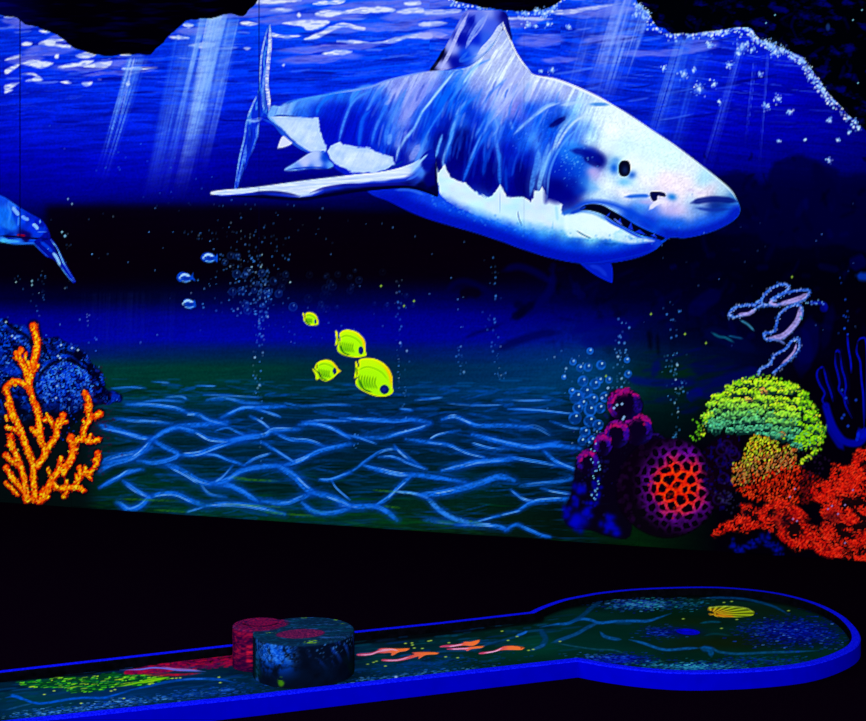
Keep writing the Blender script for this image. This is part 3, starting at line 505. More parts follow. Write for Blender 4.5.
    P = [(272, 108, 90, 150, 250), (285, 107, 130, 180, 250), (300, 102, 70, 140, 250), (300, 112, 20, 80, 220), (318, 98, 60, 130, 250), (318, 108, 0, 40, 210), (330, 112, 0, 25, 205), (345, 95, 20, 100, 245), (345, 110, 0, 20, 200), (340, 130, 0, 8, 185), (325, 125, 0, 10, 190), (360, 92, 70, 120, 245), (360, 105, 0, 50, 225), (356, 120, 0, 15, 195), (360, 140, 0, 12, 195), (350, 150, 0, 20, 200),
         (380, 85, 130, 160, 245), (375, 95, 20, 90, 245), (370, 110, 0, 25, 205), (372, 130, 0, 25, 210), (385, 105, 20, 90, 240), (385, 125, 0, 50, 220), (382, 145, 0, 40, 210), (398, 82, 130, 150, 245), (400, 95, 150, 160, 245), (395, 108, 60, 110, 240), (398, 125, 70, 120, 240), (396, 140, 30, 90, 235), (400, 155, 0, 10, 160), (412, 78, 150, 170, 248), (415, 90, 140, 155, 245), (408, 108, 130, 145, 240), (402, 120, 110, 130, 240),
         (430, 74, 170, 185, 250), (435, 85, 100, 130, 245), (425, 98, 40, 90, 240), (418, 115, 10, 80, 235), (412, 135, 0, 20, 190), (418, 150, 60, 110, 235), (425, 140, 0, 60, 215), (440, 100, 0, 90, 245), (435, 115, 0, 50, 220), (430, 130, 0, 30, 200), (450, 75, 80, 140, 250), (448, 90, 0, 80, 240), (455, 105, 0, 80, 240), (450, 120, 0, 25, 180), (442, 140, 0, 0, 120), (445, 160, 0, 0, 130), (432, 165, 0, 2, 100),
         (465, 70, 150, 185, 252), (462, 85, 60, 130, 250), (462, 100, 0, 90, 240), (458, 120, 20, 100, 240), (462, 138, 0, 4, 120), (465, 155, 0, 0, 115), (470, 170, 0, 0, 130), (478, 68, 190, 210, 255), (475, 85, 160, 180, 250), (478, 98, 60, 120, 245), (470, 110, 0, 50, 215), (478, 120, 0, 30, 200), (476, 150, 0, 10, 170), (485, 135, 0, 60, 215), (485, 105, 100, 130, 245),
         (495, 60, 195, 212, 255), (495, 75, 200, 222, 255), (500, 90, 170, 190, 252), (490, 95, 150, 175, 250), (495, 108, 130, 150, 245), (488, 118, 10, 100, 248), (498, 125, 60, 120, 248), (492, 140, 20, 80, 225), (493, 155, 0, 0, 140), (492, 175, 0, 0, 125), (505, 130, 0, 60, 225), (508, 150, 0, 20, 190), (512, 170, 0, 10, 165), (508, 190, 0, 0, 135), (515, 78, 190, 205, 253), (512, 92, 150, 170, 250), (515, 108, 130, 135, 240), (525, 120, 40, 80, 235), (518, 130, 0, 70, 230),
         (528, 80, 200, 218, 255), (545, 84, 190, 205, 252), (530, 95, 170, 180, 248), (545, 96, 130, 160, 248), (560, 88, 170, 190, 252), (530, 108, 10, 80, 240), (545, 108, 40, 100, 245), (540, 118, 10, 90, 245), (555, 112, 20, 90, 240), (560, 122, 0, 50, 200), (553, 124, 0, 50, 200), (548, 128, 0, 80, 235), (535, 130, 40, 110, 245), (535, 140, 70, 145, 250), (525, 145, 10, 80, 230), (545, 140, 10, 80, 235), (528, 158, 0, 20, 180), (520, 175, 0, 0, 125), (528, 190, 0, 0, 110), (530, 200, 0, 0, 130),
         (570, 95, 190, 208, 254), (575, 104, 130, 190, 255), (590, 96, 190, 220, 255), (590, 104, 190, 225, 255), (600, 106, 215, 240, 255), (568, 118, 60, 140, 250), (560, 135, 0, 70, 230), (556, 150, 0, 30, 200), (585, 115, 190, 225, 255), (600, 118, 215, 240, 255), (585, 128, 110, 170, 250), (575, 135, 60, 120, 245), (570, 145, 60, 140, 250), (590, 140, 180, 225, 255), (575, 152, 0, 90, 225), (590, 155, 0, 20, 160), (600, 162, 0, 8, 140), (580, 160, 20, 110, 225), (570, 165, 0, 80, 215), (560, 165, 0, 30, 190), (560, 180, 0, 0, 135), (570, 190, 0, 0, 130), (580, 180, 0, 20, 165), (585, 170, 60, 140, 230), (592, 168, 150, 160, 235), (594, 175, 190, 180, 240), (590, 184, 120, 190, 245), (600, 190, 190, 225, 255),
         (612, 130, 235, 252, 255), (620, 115, 225, 245, 255), (640, 130, 225, 250, 255), (605, 145, 215, 242, 255), (625, 150, 200, 240, 255), (655, 145, 215, 252, 255), (640, 155, 205, 240, 252), (670, 160, 215, 250, 252), (690, 170, 220, 240, 255), (650, 170, 225, 250, 255), (635, 160, 240, 252, 255), (612, 165, 150, 215, 250), (610, 175, 200, 230, 255), (630, 182, 200, 235, 255), (645, 180, 240, 240, 252), (665, 180, 245, 232, 250), (685, 182, 240, 232, 250), (705, 180, 170, 225, 250), (710, 190, 225, 215, 240), (720, 192, 180, 220, 245), (700, 195, 250, 240, 250), (680, 195, 245, 235, 250), (605, 185, 230, 245, 255), (625, 195, 240, 240, 250), (640, 190, 220, 240, 255), (640, 196, 170, 200, 250), (655, 200, 200, 200, 248), (665, 205, 240, 225, 250), (690, 202, 190, 220, 255), (695, 207, 80, 130, 210), (715, 204, 0, 30, 130), (727, 205, 0, 40, 140), (734, 203, 60, 140, 215), (700, 213, 110, 160, 235), (715, 213, 10, 60, 180), (730, 214, 0, 70, 200), (680, 210, 205, 200, 240), (690, 216, 150, 180, 240), (670, 212, 130, 150, 238), (655, 212, 40, 100, 235), (640, 206, 60, 140, 240), (620, 204, 130, 180, 245), (630, 213, 0, 60, 215), (648, 222, 0, 40, 205), (665, 222, 0, 90, 225), (680, 224, 0, 80, 225), (700, 224, 0, 60, 225), (715, 223, 0, 40, 215), (670, 231, 0, 20, 180), (690, 232, 0, 20, 175), (658, 229, 0, 20, 180),
         (400, 190, 0, 30, 200), (410, 196, 0, 40, 210), (422, 198, 10, 60, 225), (400, 200, 0, 15, 180), (420, 208, 0, 20, 200), (440, 205, 10, 70, 230), (440, 215, 0, 20, 200), (460, 218, 0, 40, 215), (460, 226, 0, 10, 185), (480, 215, 60, 150, 250), (480, 224, 0, 50, 220), (485, 234, 0, 15, 190), (500, 222, 40, 130, 245), (505, 232, 0, 50, 220), (505, 240, 0, 15, 190), (525, 228, 50, 150, 245), (525, 238, 0, 60, 220), (525, 246, 0, 15, 190), (545, 234, 60, 160, 240), (548, 244, 0, 40, 205), (550, 254, 0, 15, 190), (570, 234, 90, 190, 240), (572, 244, 0, 60, 205), (575, 258, 0, 15, 185), (595, 238, 130, 225, 245), (600, 246, 0, 60, 200), (600, 256, 0, 15, 185), (605, 262, 0, 60, 220), (620, 238, 100, 200, 240), (625, 246, 0, 60, 205), (625, 256, 0, 20, 185), (640, 240, 60, 160, 235), (645, 248, 0, 40, 200), (655, 243, 0, 60, 200), (660, 240, 30, 120, 220)]
    FC = field(XX, YY, P, 5, 2.6, 16)
    wv = np.clip((FC.mean(-1) - .72) / .2, 0, 1)[..., None]
    S.put(b, al, FC * (1 - .0 * wv))
    low = seg_dist(XX, YY, smooth_pts([(664, 240), (656, 249), (642, 256), (622, 261), (598, 264), (572, 262), (548, 257), (520, 248), (498, 240), (470, 231), (445, 224), (420, 216), (402, 208), (388, 201)]))
    S.put(b, al * ss(23, 10, low) * ss(190, 200, YY) * ss(425, 455, XX) * .75, (0, 84, 236)); S.put(b, al * ss(17, 6, low) * ss(190, 200, YY) * .92, (0, 14, 182))
    sn = seg_dist(XX, YY, smooth_pts([(664, 236), (684, 238), (700, 235), (716, 230), (730, 223), (738, 214)]))
    S.put(b, al * ss(22, 8, sn) * ss(640, 668, XX) * ss(198, 212, YY) * .75, (20, 100, 235)); S.put(b, al * ss(13, 4, sn) * ss(640, 668, XX) * .9, (0, 22, 185))
    # painterly texture inside the body, running down and back along the flank
    fl = (1 - ss(575, 620, XX)) * al
    u = XX + .0 * YY + .62 * (YY - 100) * ss(40, 170, 230 - YY); n = noise(XX + .55 * YY - .0016 * (YY - 70) ** 2, YY, 3.4, 26, 61, 3)
    k = ss(.3, .75, n) - .5
    top = 1 - ss(150, 215, YY)
    S.C[b] = np.clip(S.C[b] * (1 + (fl * top * .22 * k)[..., None] * np.array([1.3, 1.2, .45])), 0, 1)
    S.C[b] *= (1 + al * .07 * (noise(XX, YY, 1.8, 1.8, 64, 2) - .5) * 2)[..., None]
    def st(p, w, c, o, soft=1., **k_): stroke(S, p, w, c, o, soft, **k_)
    cy = (60, 150, 255); wt = (190, 220, 255); lv = (160, 175, 250); dk = (0, 0, 120)
    # bright sweeping lines over the flank
    for p, w, c, o in [
        (a((866, 470), (790, 490), (700, 500), (620, 520), (500, 545), (400, 560), (330, 590), (300, 640)), .8, cy, .8), (a((650, 515), (590, 555), (550, 600), (535, 650)), 1.5, (10, 110, 255), .8), (a((820, 480), (770, 530), (740, 570)), 1, (20, 120, 255), .8), (b_((866, 10), (800, 40), (750, 90), (715, 170), (690, 250), (675, 315)), 1.2, (60, 140, 255), .95), (b_((866, 130), (820, 180), (805, 260), (795, 350)), 1.3, (10, 100, 250), .8), (a((520, 540), (430, 590), (380, 640)), 1, (50, 130, 250), .7), (b_((300, 150), (320, 110), (350, 85)), 1.4, (140, 185, 250), .8),
        (c_((215, 280), (160, 340), (120, 410), (100, 440)), 1.3, (60, 130, 255), .9), (c_((100, 440), (80, 500), (68, 570), (60, 650)), 1.4, (10, 80, 240), .8), (c_((0, 370), (30, 320), (80, 290), (150, 280)), 1, (70, 150, 255), .8), (c_((0, 400), (20, 360), (60, 310)), .7, cy, .7), (c_((290, 300), (250, 370), (215, 400)), 1.8, lv, .7), (c_((215, 430), (180, 500), (150, 570), (135, 640)), 1.3, (40, 120, 250), .9), (c_((350, 300), (310, 380), (260, 480), (230, 560), (215, 650)), 2.2, (50, 130, 250), .7), (c_((250, 580), (240, 650)), 2, (110, 170, 255), .7),
        (c_((520, 260), (450, 330), (380, 420), (330, 500)), 4, (150, 160, 248), .7), (c_((420, 300), (370, 380), (340, 460)), 2.5, (130, 150, 245), .7), (c_((350, 560), (320, 620), (300, 680)), 2.4, (130, 150, 245), .6), (c_((660, 185), (600, 250), (540, 320), (500, 380), (450, 440), (420, 500), (380, 570), (330, 630), (295, 700)), .9, (120, 190, 255), 1), (c_((640, 200), (570, 290), (450, 440)), .6, (180, 220, 255), .9),
        (c_((866, 120), (800, 150), (740, 200), (680, 290), (620, 370), (560, 450), (500, 540), (450, 640)), 1.0, (40, 130, 255), .8), (c_((800, 140), (740, 210), (700, 270)), .9, (170, 220, 255), .9), (c_((640, 210), (690, 190), (650, 260), (590, 350), (540, 430), (470, 560), (430, 680)), 2, (0, 90, 245), .6), (c_((780, 350), (700, 410), (660, 470), (640, 540), (610, 650), (600, 710)), 1.3, (20, 120, 255), .9), (c_((650, 500), (630, 560), (620, 600)), 1.2, (90, 180, 255), .9), (c_((730, 370), (680, 420), (650, 470)), .8, (90, 160, 255), .8),
        (c_((866, 450), (820, 520), (780, 590)), 1., (60, 140, 250), .8), (c_((830, 560), (790, 640), (760, 710)), 1.2, (20, 100, 245), .8), (c_((630, 480), (590, 560), (560, 640), (540, 710)), 2.2, (0, 10, 150), .7), (c_((570, 590), (550, 660), (540, 710)), .8, (60, 140, 250), .8), (c_((480, 610), (450, 660), (430, 700)), 1.5, (70, 130, 245), .7), (c_((560, 600), (520, 660), (500, 710)), 2.4, (0, 4, 130), .6),
        (d_((380, 0), (340, 60), (300, 120), (285, 190)), .8, (150, 200, 255), .9), (d_((310, 0), (290, 60), (285, 120)), 1.6, (120, 150, 245), .6), (d_((490, 0), (460, 80), (420, 170), (400, 200)), 1.4, (60, 140, 250), .8), (d_((430, 90), (400, 140), (370, 190)), 3, (150, 165, 245), .6), (d_((460, 170), (420, 220), (390, 270)), 1.4, (130, 190, 255), .8), (d_((570, 30), (545, 110), (530, 170)), 1, (90, 170, 255), .9), (d_((640, 0), (620, 60), (600, 120), (590, 190)), 1.8, (20, 110, 245), .8), (d_((640, 10), (610, 90), (580, 170), (575, 240)), 1, (120, 190, 255), .8), (d_((866, 0), (800, 90), (750, 190), (720, 260), (700, 320)), 1.4, (20, 110, 250), .9), (d_((820, 20), (770, 120), (740, 190)), .7, (90, 160, 250), .7), (d_((866, 110), (840, 180), (820, 260)), 1.2, (0, 60, 215), .6),
        (e_((300, 60), (220, 110), (120, 170), (40, 230), (0, 290)), 2.6, lv, .7), (e_((330, 110), (260, 170), (180, 240), (120, 310), (60, 390)), 2, (180, 200, 255), .7), (e_((260, 150), (210, 230), (160, 330), (120, 420)), 1.8, (160, 180, 250), .7), (e_((320, 130), (300, 210), (280, 260)), 2, (160, 190, 252), .6), (e_((160, 120), (80, 190), (20, 270)), 1, (60, 130, 250), .7), (e_((470, 260), (400, 290), (330, 350), (260, 410), (210, 460)), 1.3, (130, 185, 255), .9), (e_((490, 265), (420, 290), (350, 340)), .7, (180, 215, 255), .8), (e_((90, 350), (110, 420), (80, 470)), 1, (120, 170, 252), .7), (e_((95, 370), (125, 420), (100, 480), (110, 560), (125, 680)), 1.5, (70, 140, 250), .8), (e_((190, 380), (200, 430)), 1.2, (90, 150, 250), .7), (e_((40, 400), (30, 500), (25, 620)), 1.2, (20, 90, 235), .7), (e_((100, 290), (60, 370), (20, 460)), 1.2, (90, 150, 250), .7),
        (e_((640, 310), (570, 350), (520, 410), (480, 480), (450, 560), (410, 650), (390, 717)), 1.5, (150, 205, 255), .95), (e_((660, 345), (600, 370), (540, 430), (490, 510), (460, 580)), 1.1, (190, 225, 255), .9), (e_((600, 330), (540, 370), (480, 430)), 1.3, (90, 160, 252), .8), (e_((700, 250), (620, 260), (560, 270), (500, 280)), 1.6, (180, 215, 255), .7), (e_((430, 510), (400, 600), (370, 717)), 1.6, (100, 175, 255), .7), (e_((360, 560), (370, 620), (350, 710)), 1.6, (90, 160, 252), .7), (e_((480, 370), (460, 400), (440, 410)), 1.2, (0, 10, 110), .8), (e_((530, 350), (490, 380), (450, 405)), 2.2, (0, 2, 100), .8),
        (f_((360, 0), (350, 80), (330, 170), (310, 280)), 2.4, (70, 150, 250), .8), (f_((440, 0), (420, 60), (390, 130), (370, 200), (360, 270)), 2, (120, 190, 255), .85), (f_((460, 0), (430, 80), (410, 150), (400, 240)), 1.6, (80, 160, 252), .8), (f_((110, 0), (125, 60), (120, 140), (125, 220)), 1.6, (30, 120, 245), .85), (f_((160, 100), (160, 180), (165, 260)), 1.4, (0, 70, 220), .6), (f_((40, 0), (30, 90), (20, 160)), 1.4, (0, 80, 225), .6), (f_((200, 30), (190, 120), (180, 170)), 3, (0, 50, 210), .5), (f_((250, 60), (240, 160), (240, 260)), 4, (0, 0, 105), .6), (f_((70, 60), (60, 150), (50, 260)), 3.4, (0, 0, 110), .6), (f_((480, 130), (460, 220), (440, 280)), 3, (0, 0, 115), .6)]:
        st(p, w * 2.2, c, o * .3, w * 2.4, taper=.6); st(p, w, c, o * .85, 1.5, streak=.25, seed=int(p[0][0]))
    for _ in range(230):
        x = rnd.uniform(375, 560); y = rnd.uniform(80, 160)
        L = rnd.uniform(8, 26); an = 2.05 - (y - 80) * .0045 + rnd.gauss(0, .08)
        c = rnd.choice([(30, 120, 255), (120, 160, 250), (0, 30, 190), (0, 60, 225), (90, 150, 252)])
        if y > 132: c = rnd.choice([(0, 10, 150), (0, 60, 220), (20, 100, 240)])
        st([(x, y), (x + L * .5 * math.cos(an) - .5, y + L * .5 * math.sin(an)), (x + L * math.cos(an), y + L * math.sin(an) + 1)], rnd.uniform(.5, 1.6), c, rnd.uniform(.1, .38), 1.6)
    dot(S, 599.5, 104.3, 9, (40, 120, 220), .8, 1.6, 1.9)
    st([(549, 127), (556, 123), (563, 118)], 2.2, (0, 6, 115), .85, 2)
    # pale edge of the back
    st([(330, 94), (366, 88), (386, 81), (410, 75), (430, 71)], 1., (120, 160, 250), .8)
    st([(536, 76), (556, 80), (575, 87), (595, 96), (612, 105)], 1.4, (225, 240, 255), .9); st([(612, 105), (652, 131), (697, 163), (728, 188), (737, 200)], 1., (200, 232, 255), .7)
    # white belly with its torn edge
    belly = d_((520, 170), (530, 240), (540, 320), (560, 400), (600, 440), (660, 480), (740, 510), (866, 560)) + f_((60, 420), (140, 460), (230, 490), (330, 520), (460, 530), (560, 540), (650, 545), (720, 540), (790, 535), (866, 490), (700, 400), (640, 390), (580, 395), (520, 405), (505, 390), (510, 340), (485, 318), (455, 300), (430, 295), (405, 270), (385, 225), (360, 255), (335, 250), (330, 290), (315, 322), (290, 305), (270, 290), (220, 292), (165, 288), (140, 240), (125, 215), (110, 240), (90, 260), (75, 280), (55, 290), (35, 290), (10, 275)) + d_((840, 420), (800, 400), (750, 360), (715, 325), (660, 315), (620, 290), (600, 250), (585, 200), (570, 230), (548, 260), (535, 215))
    b, al, d = region(S, belly, 1.4, curve=False, rough=.9, rs=3, seed=9, pad=18)
    XX, YY = S.X[b], S.Y[b]
    low = np.interp(XX, [430, 440, 460, 490, 520, 560, 600, 640], [196, 204, 214, 224, 232, 238, 243, 243])
    fade = ss(0, 15, low - YY + 3 * (noise(XX, YY, 5, 4, 33, 2) - .5))
    upm = ss(-3, 3, d)
    m = np.clip(al, 0, 1) * fade
    wcol = np.stack([.72 + .16 * noise(XX, YY, 14, 9, 35, 2) + .06 * ss(520, 620, XX), .90 + .08 * noise(XX, YY, 10, 7, 37, 2), np.full(XX.shape, 1.)], -1)
    S.put(b, np.clip(m, 0, 1) * .97, wcol)
    for p in [f_((505, 395), (560, 400), (640, 385), (700, 395)), ]: st(p, 1.5, (90, 160, 250), .4, 2)
    jaw = f_((520, 410), (580, 398), (650, 388), (710, 402), (770, 435), (840, 475)) + h_((330, 370), (400, 400), (460, 420), (520, 440), (440, 450), (360, 455), (250, 430), (140, 425), (40, 415), (-20, 400))
    b, al, d = region(S, jaw, 3, pad=6); XX, YY = S.X[b], S.Y[b]
    S.put(b, al * .9 * (1 - .4 * noise(XX, YY, 3, 3, 5, 2)), (225, 250, 250))
    for _ in range(120):
        x = rnd.uniform(430, 655); y = float(np.interp(x, [430, 460, 490, 520, 560, 600, 655], [202, 213, 224, 231, 238, 243, 241])) + rnd.gauss(-2, 3)
        dot(S, x, y, rnd.uniform(.5, 1.4), rnd.choice([(60, 150, 240), (20, 110, 230)]), .3, 1.4)
    st(f_((235, 380), (240, 420), (260, 468)), .45, (20, 60, 170), .8); st(f_((595, 498), (640, 525), (690, 548)), .7, (10, 110, 160), .9); st(f_((450, 440), (448, 530)), .4, (80, 180, 230), .5); st(f_((125, 260), (122, 390)), .3, (90, 150, 220), .5); st(f_((765, 575), (800, 585), (850, 580)), 1.6, (0, 70, 180), .6); st(f_((470, 340), (480, 440)), 1.4, (150, 215, 250), .6, 2)
    # rear belly and tail stock patches
    for pts, sd in ((b_((605, 380), (625, 345), (655, 330), (680, 320), (700, 340), (745, 342), (780, 350), (820, 358), (866, 360)) + d_((45, 112), (100, 108), (150, 128), (200, 150), (265, 165), (275, 215), (230, 240), (160, 262), (80, 265), (0, 258)) + b_((780, 515), (720, 490), (660, 460), (620, 420)), 1), (b_((252, 168), (330, 162), (440, 170), (500, 172), (545, 172), (556, 240), (572, 300), (598, 345), (590, 380), (560, 395), (500, 385), (430, 345), (370, 290), (310, 225)), 2)):
        b, al, d = region(S, pts, 1.6, curve=False, rough=1., rs=4, seed=sd + 50); XX, YY = S.X[b], S.Y[b]
        n = noise(XX, YY, 10, 7, 38, 3)
        nn = noise(XX + .5 * YY, YY, 2.5, 12, 39, 2)
        S.put(b, al, np.stack([.62 + .22 * n + .10 * (nn - .5), .76 + .16 * n + .10 * (nn - .5), np.full(XX.shape, 1.)], -1)); S.put(b, al * ss(6, 0, d) * .25 * nn, (60, 120, 245))
    st(b_((300, 230), (360, 300), (420, 345), (490, 385)), 1.6, (40, 110, 240), .7); st(b_((200, 180), (270, 210), (320, 270), (380, 330)), 1.1, (20, 80, 220), .8); st(b_((270, 160), (330, 158), (420, 165)), .7, (0, 40, 160), .8); st(b_((560, 380), (590, 400), (600, 440)), 2.4, (0, 60, 220), .7)
    b, al, d = region(S, anal, 1.3); S.put(b, al, (205, 215, 255))
    b, al, d = region(S, pelv, 1.3); XX, YY = S.X[b], S.Y[b]
    S.put(b, al, field(XX, YY, [(290, 169, 120, 170, 245), (305, 163, 180, 195, 250), (316, 156, 170, 195, 250), (325, 158, 0, 60, 210), (318, 164, 150, 180, 250), (330, 166, 90, 160, 250), (310, 170, 20, 80, 225), (300, 170, 70, 120, 240), (325, 169, 10, 60, 215)], 2, 2.2, 3))
    st(b_((345, 495), (420, 485), (520, 478), (600, 484)), .9, (0, 40, 190), .7)
    # near pectoral fin
    b, al, d = region(S, pect, 1.1); XX, YY = S.X[b], S.Y[b]
    P = [(214, 193, 170, 200, 250), (230, 190, 160, 190, 250), (225, 196, 60, 110, 235), (250, 189, 190, 205, 255), (250, 195, 60, 110, 235), (270, 188, 200, 215, 255), (275, 193, 190, 210, 255), (270, 197, 0, 4, 80), (290, 185, 170, 195, 252), (300, 191, 190, 225, 255), (305, 195, 140, 200, 255), (300, 198, 0, 0, 60), (320, 183, 190, 205, 255), (318, 190, 130, 180, 250), (322, 194, 0, 2, 90), (340, 179, 200, 210, 255), (340, 186, 30, 50, 190), (345, 191, 0, 0, 70), (360, 177, 205, 215, 255), (360, 184, 120, 140, 230), (365, 188, 0, 0, 90), (385, 175, 205, 212, 255), (385, 182, 150, 160, 240), (385, 187, 0, 0, 70), (403, 170, 200, 215, 255), (400, 179, 190, 200, 250), (403, 185, 0, 4, 130), (415, 163, 140, 190, 255), (418, 172, 60, 130, 245), (415, 180, 20, 60, 210), (420, 187, 0, 0, 60), (427, 165, 0, 10, 150), (430, 180, 0, 0, 110), (434, 192, 0, 0, 50), (436, 170, 0, 2, 110), (426, 155, 0, 20, 170)]
    tx = [p[0] for p in pect[:10]]; ty = [p[1] for p in pect[:10]]; lo = sorted(pect[14:], key=lambda p: p[0])
    yt = np.interp(XX, tx, ty); yb = np.interp(XX, [p[0] for p in lo], [p[1] for p in lo]); v = (YY - yt) / np.maximum(yb - yt, 1)
    edge = np.interp(XX, [212, 240, 262, 280, 300, 312, 325, 345, 370, 400, 412, 425], [.8, .62, .5, .62, .92, .85, .55, .5, .52, .55, .45, .2]) + .1 * (noise(XX, YY, 12, 4, 68, 2) - .5)
    n = noise(XX, YY + .08 * XX, 22, 1.5, 67, 3)
    white = np.stack([.62 + .3 * n, .74 + .22 * n, np.full(XX.shape, 1.)], -1); darkc = np.array([0, 0, .30])
    k1 = ss(-.10, .10, v - edge)[..., None]; k2 = ss(.05, .35, v - edge)[..., None]
    colp = (white * (1 - k1) + np.array([.05, .16, .78]) * k1) * (1 - k2) + darkc * k2
    fr = ss(404, 424, XX)[..., None]
    S.put(b, al, colp * (1 - fr) + field(XX, YY, P, 3.2, 3.) * fr)
    S.C[b] *= (1 + al * .14 * (noise(XX, YY, 16, 1.6, 66, 2) - .5))[..., None]
    st([(232, 196), (262, 197), (300, 199), (330, 195), (362, 190), (395, 187), (415, 188), (428, 192), (437, 196)], 1.7, (0, 0, 36), .85, 1.2)
    st([(250, 193), (275, 192), (300, 196)], 1.4, (0, 6, 110), .7, 1.4); st([(310, 193), (325, 188), (345, 185), (370, 185), (395, 184), (412, 185)], 1.4, (10, 10, 140), .7, 1.4)
    st([(436, 160), (436, 180), (438, 194)], 1.3, (0, 0, 70), .8); st(d_((330, 190), (290, 215), (230, 240)), .7, (0, 50, 150), .7); st(d_((480, 150), (430, 200), (380, 260)), 1, (150, 205, 255), .8); st(d_((450, 230), (410, 280), (350, 310)), 1.2, (60, 120, 245), .6)
    st([(395, 190), (410, 190), (425, 195)], 1.5, (60, 130, 240), .5, 2)
    # far pectoral tip under the jaw
    b, al, d = region(S, lowfin, 1.1); S.put(b, al, (0, 24, 190)); st(h_((60, 590), (150, 655), (240, 700), (262, 700)), 1.2, (0, 0, 30), .9); st(h_((120, 590), (180, 610), (230, 660)), 2, (20, 60, 220), .5, 2)
    # eye
    glow(S, 614, 150, 16, 9, (225, 248, 255), .5); glow(S, 640, 165, 16, 16, (228, 248, 255), .5)
    glow(S, 614, 168, 4.5, 6, (0, 80, 215), .9); glow(S, 632, 175, 4.5, 4, (0, 70, 200), .8, ang=-.5); glow(S, 624, 182, 7, 4, (50, 170, 240), .55); glow(S, 616, 160, 4, 3, (40, 120, 220), .5)
    M['eye'] = [(619, 165), (621, 161.5), (625, 160.3), (629, 162), (630.5, 168), (629, 174), (625, 176.6), (620.5, 175.5), (618.6, 171)]
    b, al, d = region(S, M['eye'], 1.1); S.put(b, al, (2, 2, 30)); glow(S, 625, 170, 3, 4, (20, 50, 120), .6)
    # cheek and brow
    cheek = [(545, 201), (546, 178), (551, 158), (559, 147), (574, 145), (590, 148), (602, 154), (605, 162), (600, 169), (592, 174), (590, 182), (598, 189), (585, 193), (571, 198), (558, 203), (549, 201)]
    b, al, d = region(S, cheek, 6, pad=8); XX, YY = S.X[b], S.Y[b]
    S.put(b, al * .92, field(XX, YY, [(553, 160, 0, 50, 215), (565, 151, 20, 110, 240), (577, 158, 10, 100, 230), (575, 149, 30, 120, 240), (588, 156, 0, 20, 165), (600, 161, 0, 4, 120), (590, 167, 30, 100, 225), (594, 172, 150, 160, 235), (580, 172, 0, 70, 215), (568, 172, 0, 50, 205), (572, 184, 0, 20, 160), (558, 186, 0, 0, 122), (585, 183, 30, 110, 225), (592, 186, 110, 180, 245), (560, 172, 0, 30, 190), (550, 192, 0, 0, 130), (568, 194, 0, 0, 130), (580, 190, 0, 40, 180)], 4, 2.4, 9))
    for _ in range(110): dot(S, rnd.gauss(572, 9), rnd.gauss(164, 8), rnd.uniform(.3, .6), rnd.choice([(40, 130, 240), (0, 50, 200), (90, 170, 245)]), .4)
    st([(547, 200), (549, 175), (556, 155), (566, 140), (580, 126)], 1.2, (90, 165, 252), .6, 1.6)
    # dark mark before the eye
    st(e_((560, 560), (630, 570), (700, 600), (750, 640)), 3.2, (0, 8, 140), .8, 3); st(e_((640, 600), (700, 640), (750, 650)), 2.6, (0, 0, 110), .7, 2.5)
    glow(S, 592, 171, 5, 4, (195, 170, 235), .6)
    for _ in range(20): dot(S, rnd.gauss(578, 9), rnd.gauss(160, 7), rnd.uniform(.4, 1.1), rnd.choice([(60, 160, 245), (0, 50, 200), (120, 200, 250)]), .4)
    for _ in range(120): dot(S, rnd.uniform(510, 590), rnd.uniform(95, 150), rnd.uniform(.3, .7), rnd.choice([(100, 160, 252), (60, 120, 245)]), .25)
    # nostril
    st(g_((90, 662), (180, 655), (245, 655)), 1.8, (0, 80, 215), .85, 2.2); glow(S, 672, 197, 5, 3.6, (0, 110, 215), .9, ang=.2)
    M['nose'] = g_((248, 650), (252, 632), (290, 628), (335, 636), (345, 656), (330, 660), (295, 655), (290, 680), (268, 688), (255, 672))
    b, al, d = region(S, M['nose'], 1.1); S.put(b, al, (0, 6, 70)); st(h_((490, 245), (520, 215), (560, 195), (590, 205)), 2.2, (235, 235, 255), .8, 1.6); glow(S, 645, 202, 7, 2.4, (200, 170, 235), .5); glow(S, 672, 211, 14, 5, (215, 190, 240), .5, ang=-.1)
    for q in [(691, 190, 1.6), (700, 193, 1.2)]: glow(S, q[0], q[1], 4, 1.5, (200, 190, 235), .6)
    st(g_((500, 700), (560, 685), (640, 675), (720, 680), (795, 690)), 3, (0, 16, 120), .85, 2.2); st([(696, 208), (712, 210), (730, 209)], 1.6, (10, 40, 160), .7, 2)
    # mouth
    st([(568, 211), (582, 204), (597, 202), (614, 205), (632, 213), (650, 223), (664, 233)], 2.4, (0, 60, 215), .8, 4)
    st([(562, 214), (572, 210)], 1.6, (20, 90, 220), .7, 2.4)
    M['mouth'] = h_((60, 245), (90, 218), (140, 210), (200, 218), (260, 250), (330, 290), (400, 335), (470, 370), (530, 395), (590, 420), (570, 435), (520, 420), (470, 410), (430, 400), (380, 375), (330, 350), (280, 325), (220, 285), (170, 262), (110, 248))
    b, al, d = region(S, M['mouth'], 1.1); S.put(b, al, (0, 0, 26))
    st(h_((0, 270), (50, 250), (100, 225)), 1.6, (0, 50, 200), .8, 1.6)
    T = [((240, 285), (248, 262), (215, 290)), ((285, 325), (312, 298), (318, 332)), ((355, 365), (378, 322), (390, 372)), ((395, 385), (430, 368), (470, 402)), ((495, 405), (520, 395), (540, 420))]
    for t in T:
        b, al, d = region(S, h_(*t), 1.2, curve=False); S.put(b, al, (10, 40, 200))
    st(h_((200, 280), (260, 325), (330, 360), (400, 400), (460, 425)), 1.5, (20, 60, 215), .8, 1.4)
    st(h_((270, 300), (290, 315), (330, 345)), .6, (90, 120, 235), .8)
    st(h_((560, 450), (585, 435), (590, 425)), 1.2, (0, 70, 220), .8)
    st(h_((0, 572), (100, 578), (230, 562), (400, 530), (520, 490), (580, 455)), .7, (0, 50, 210), .35)

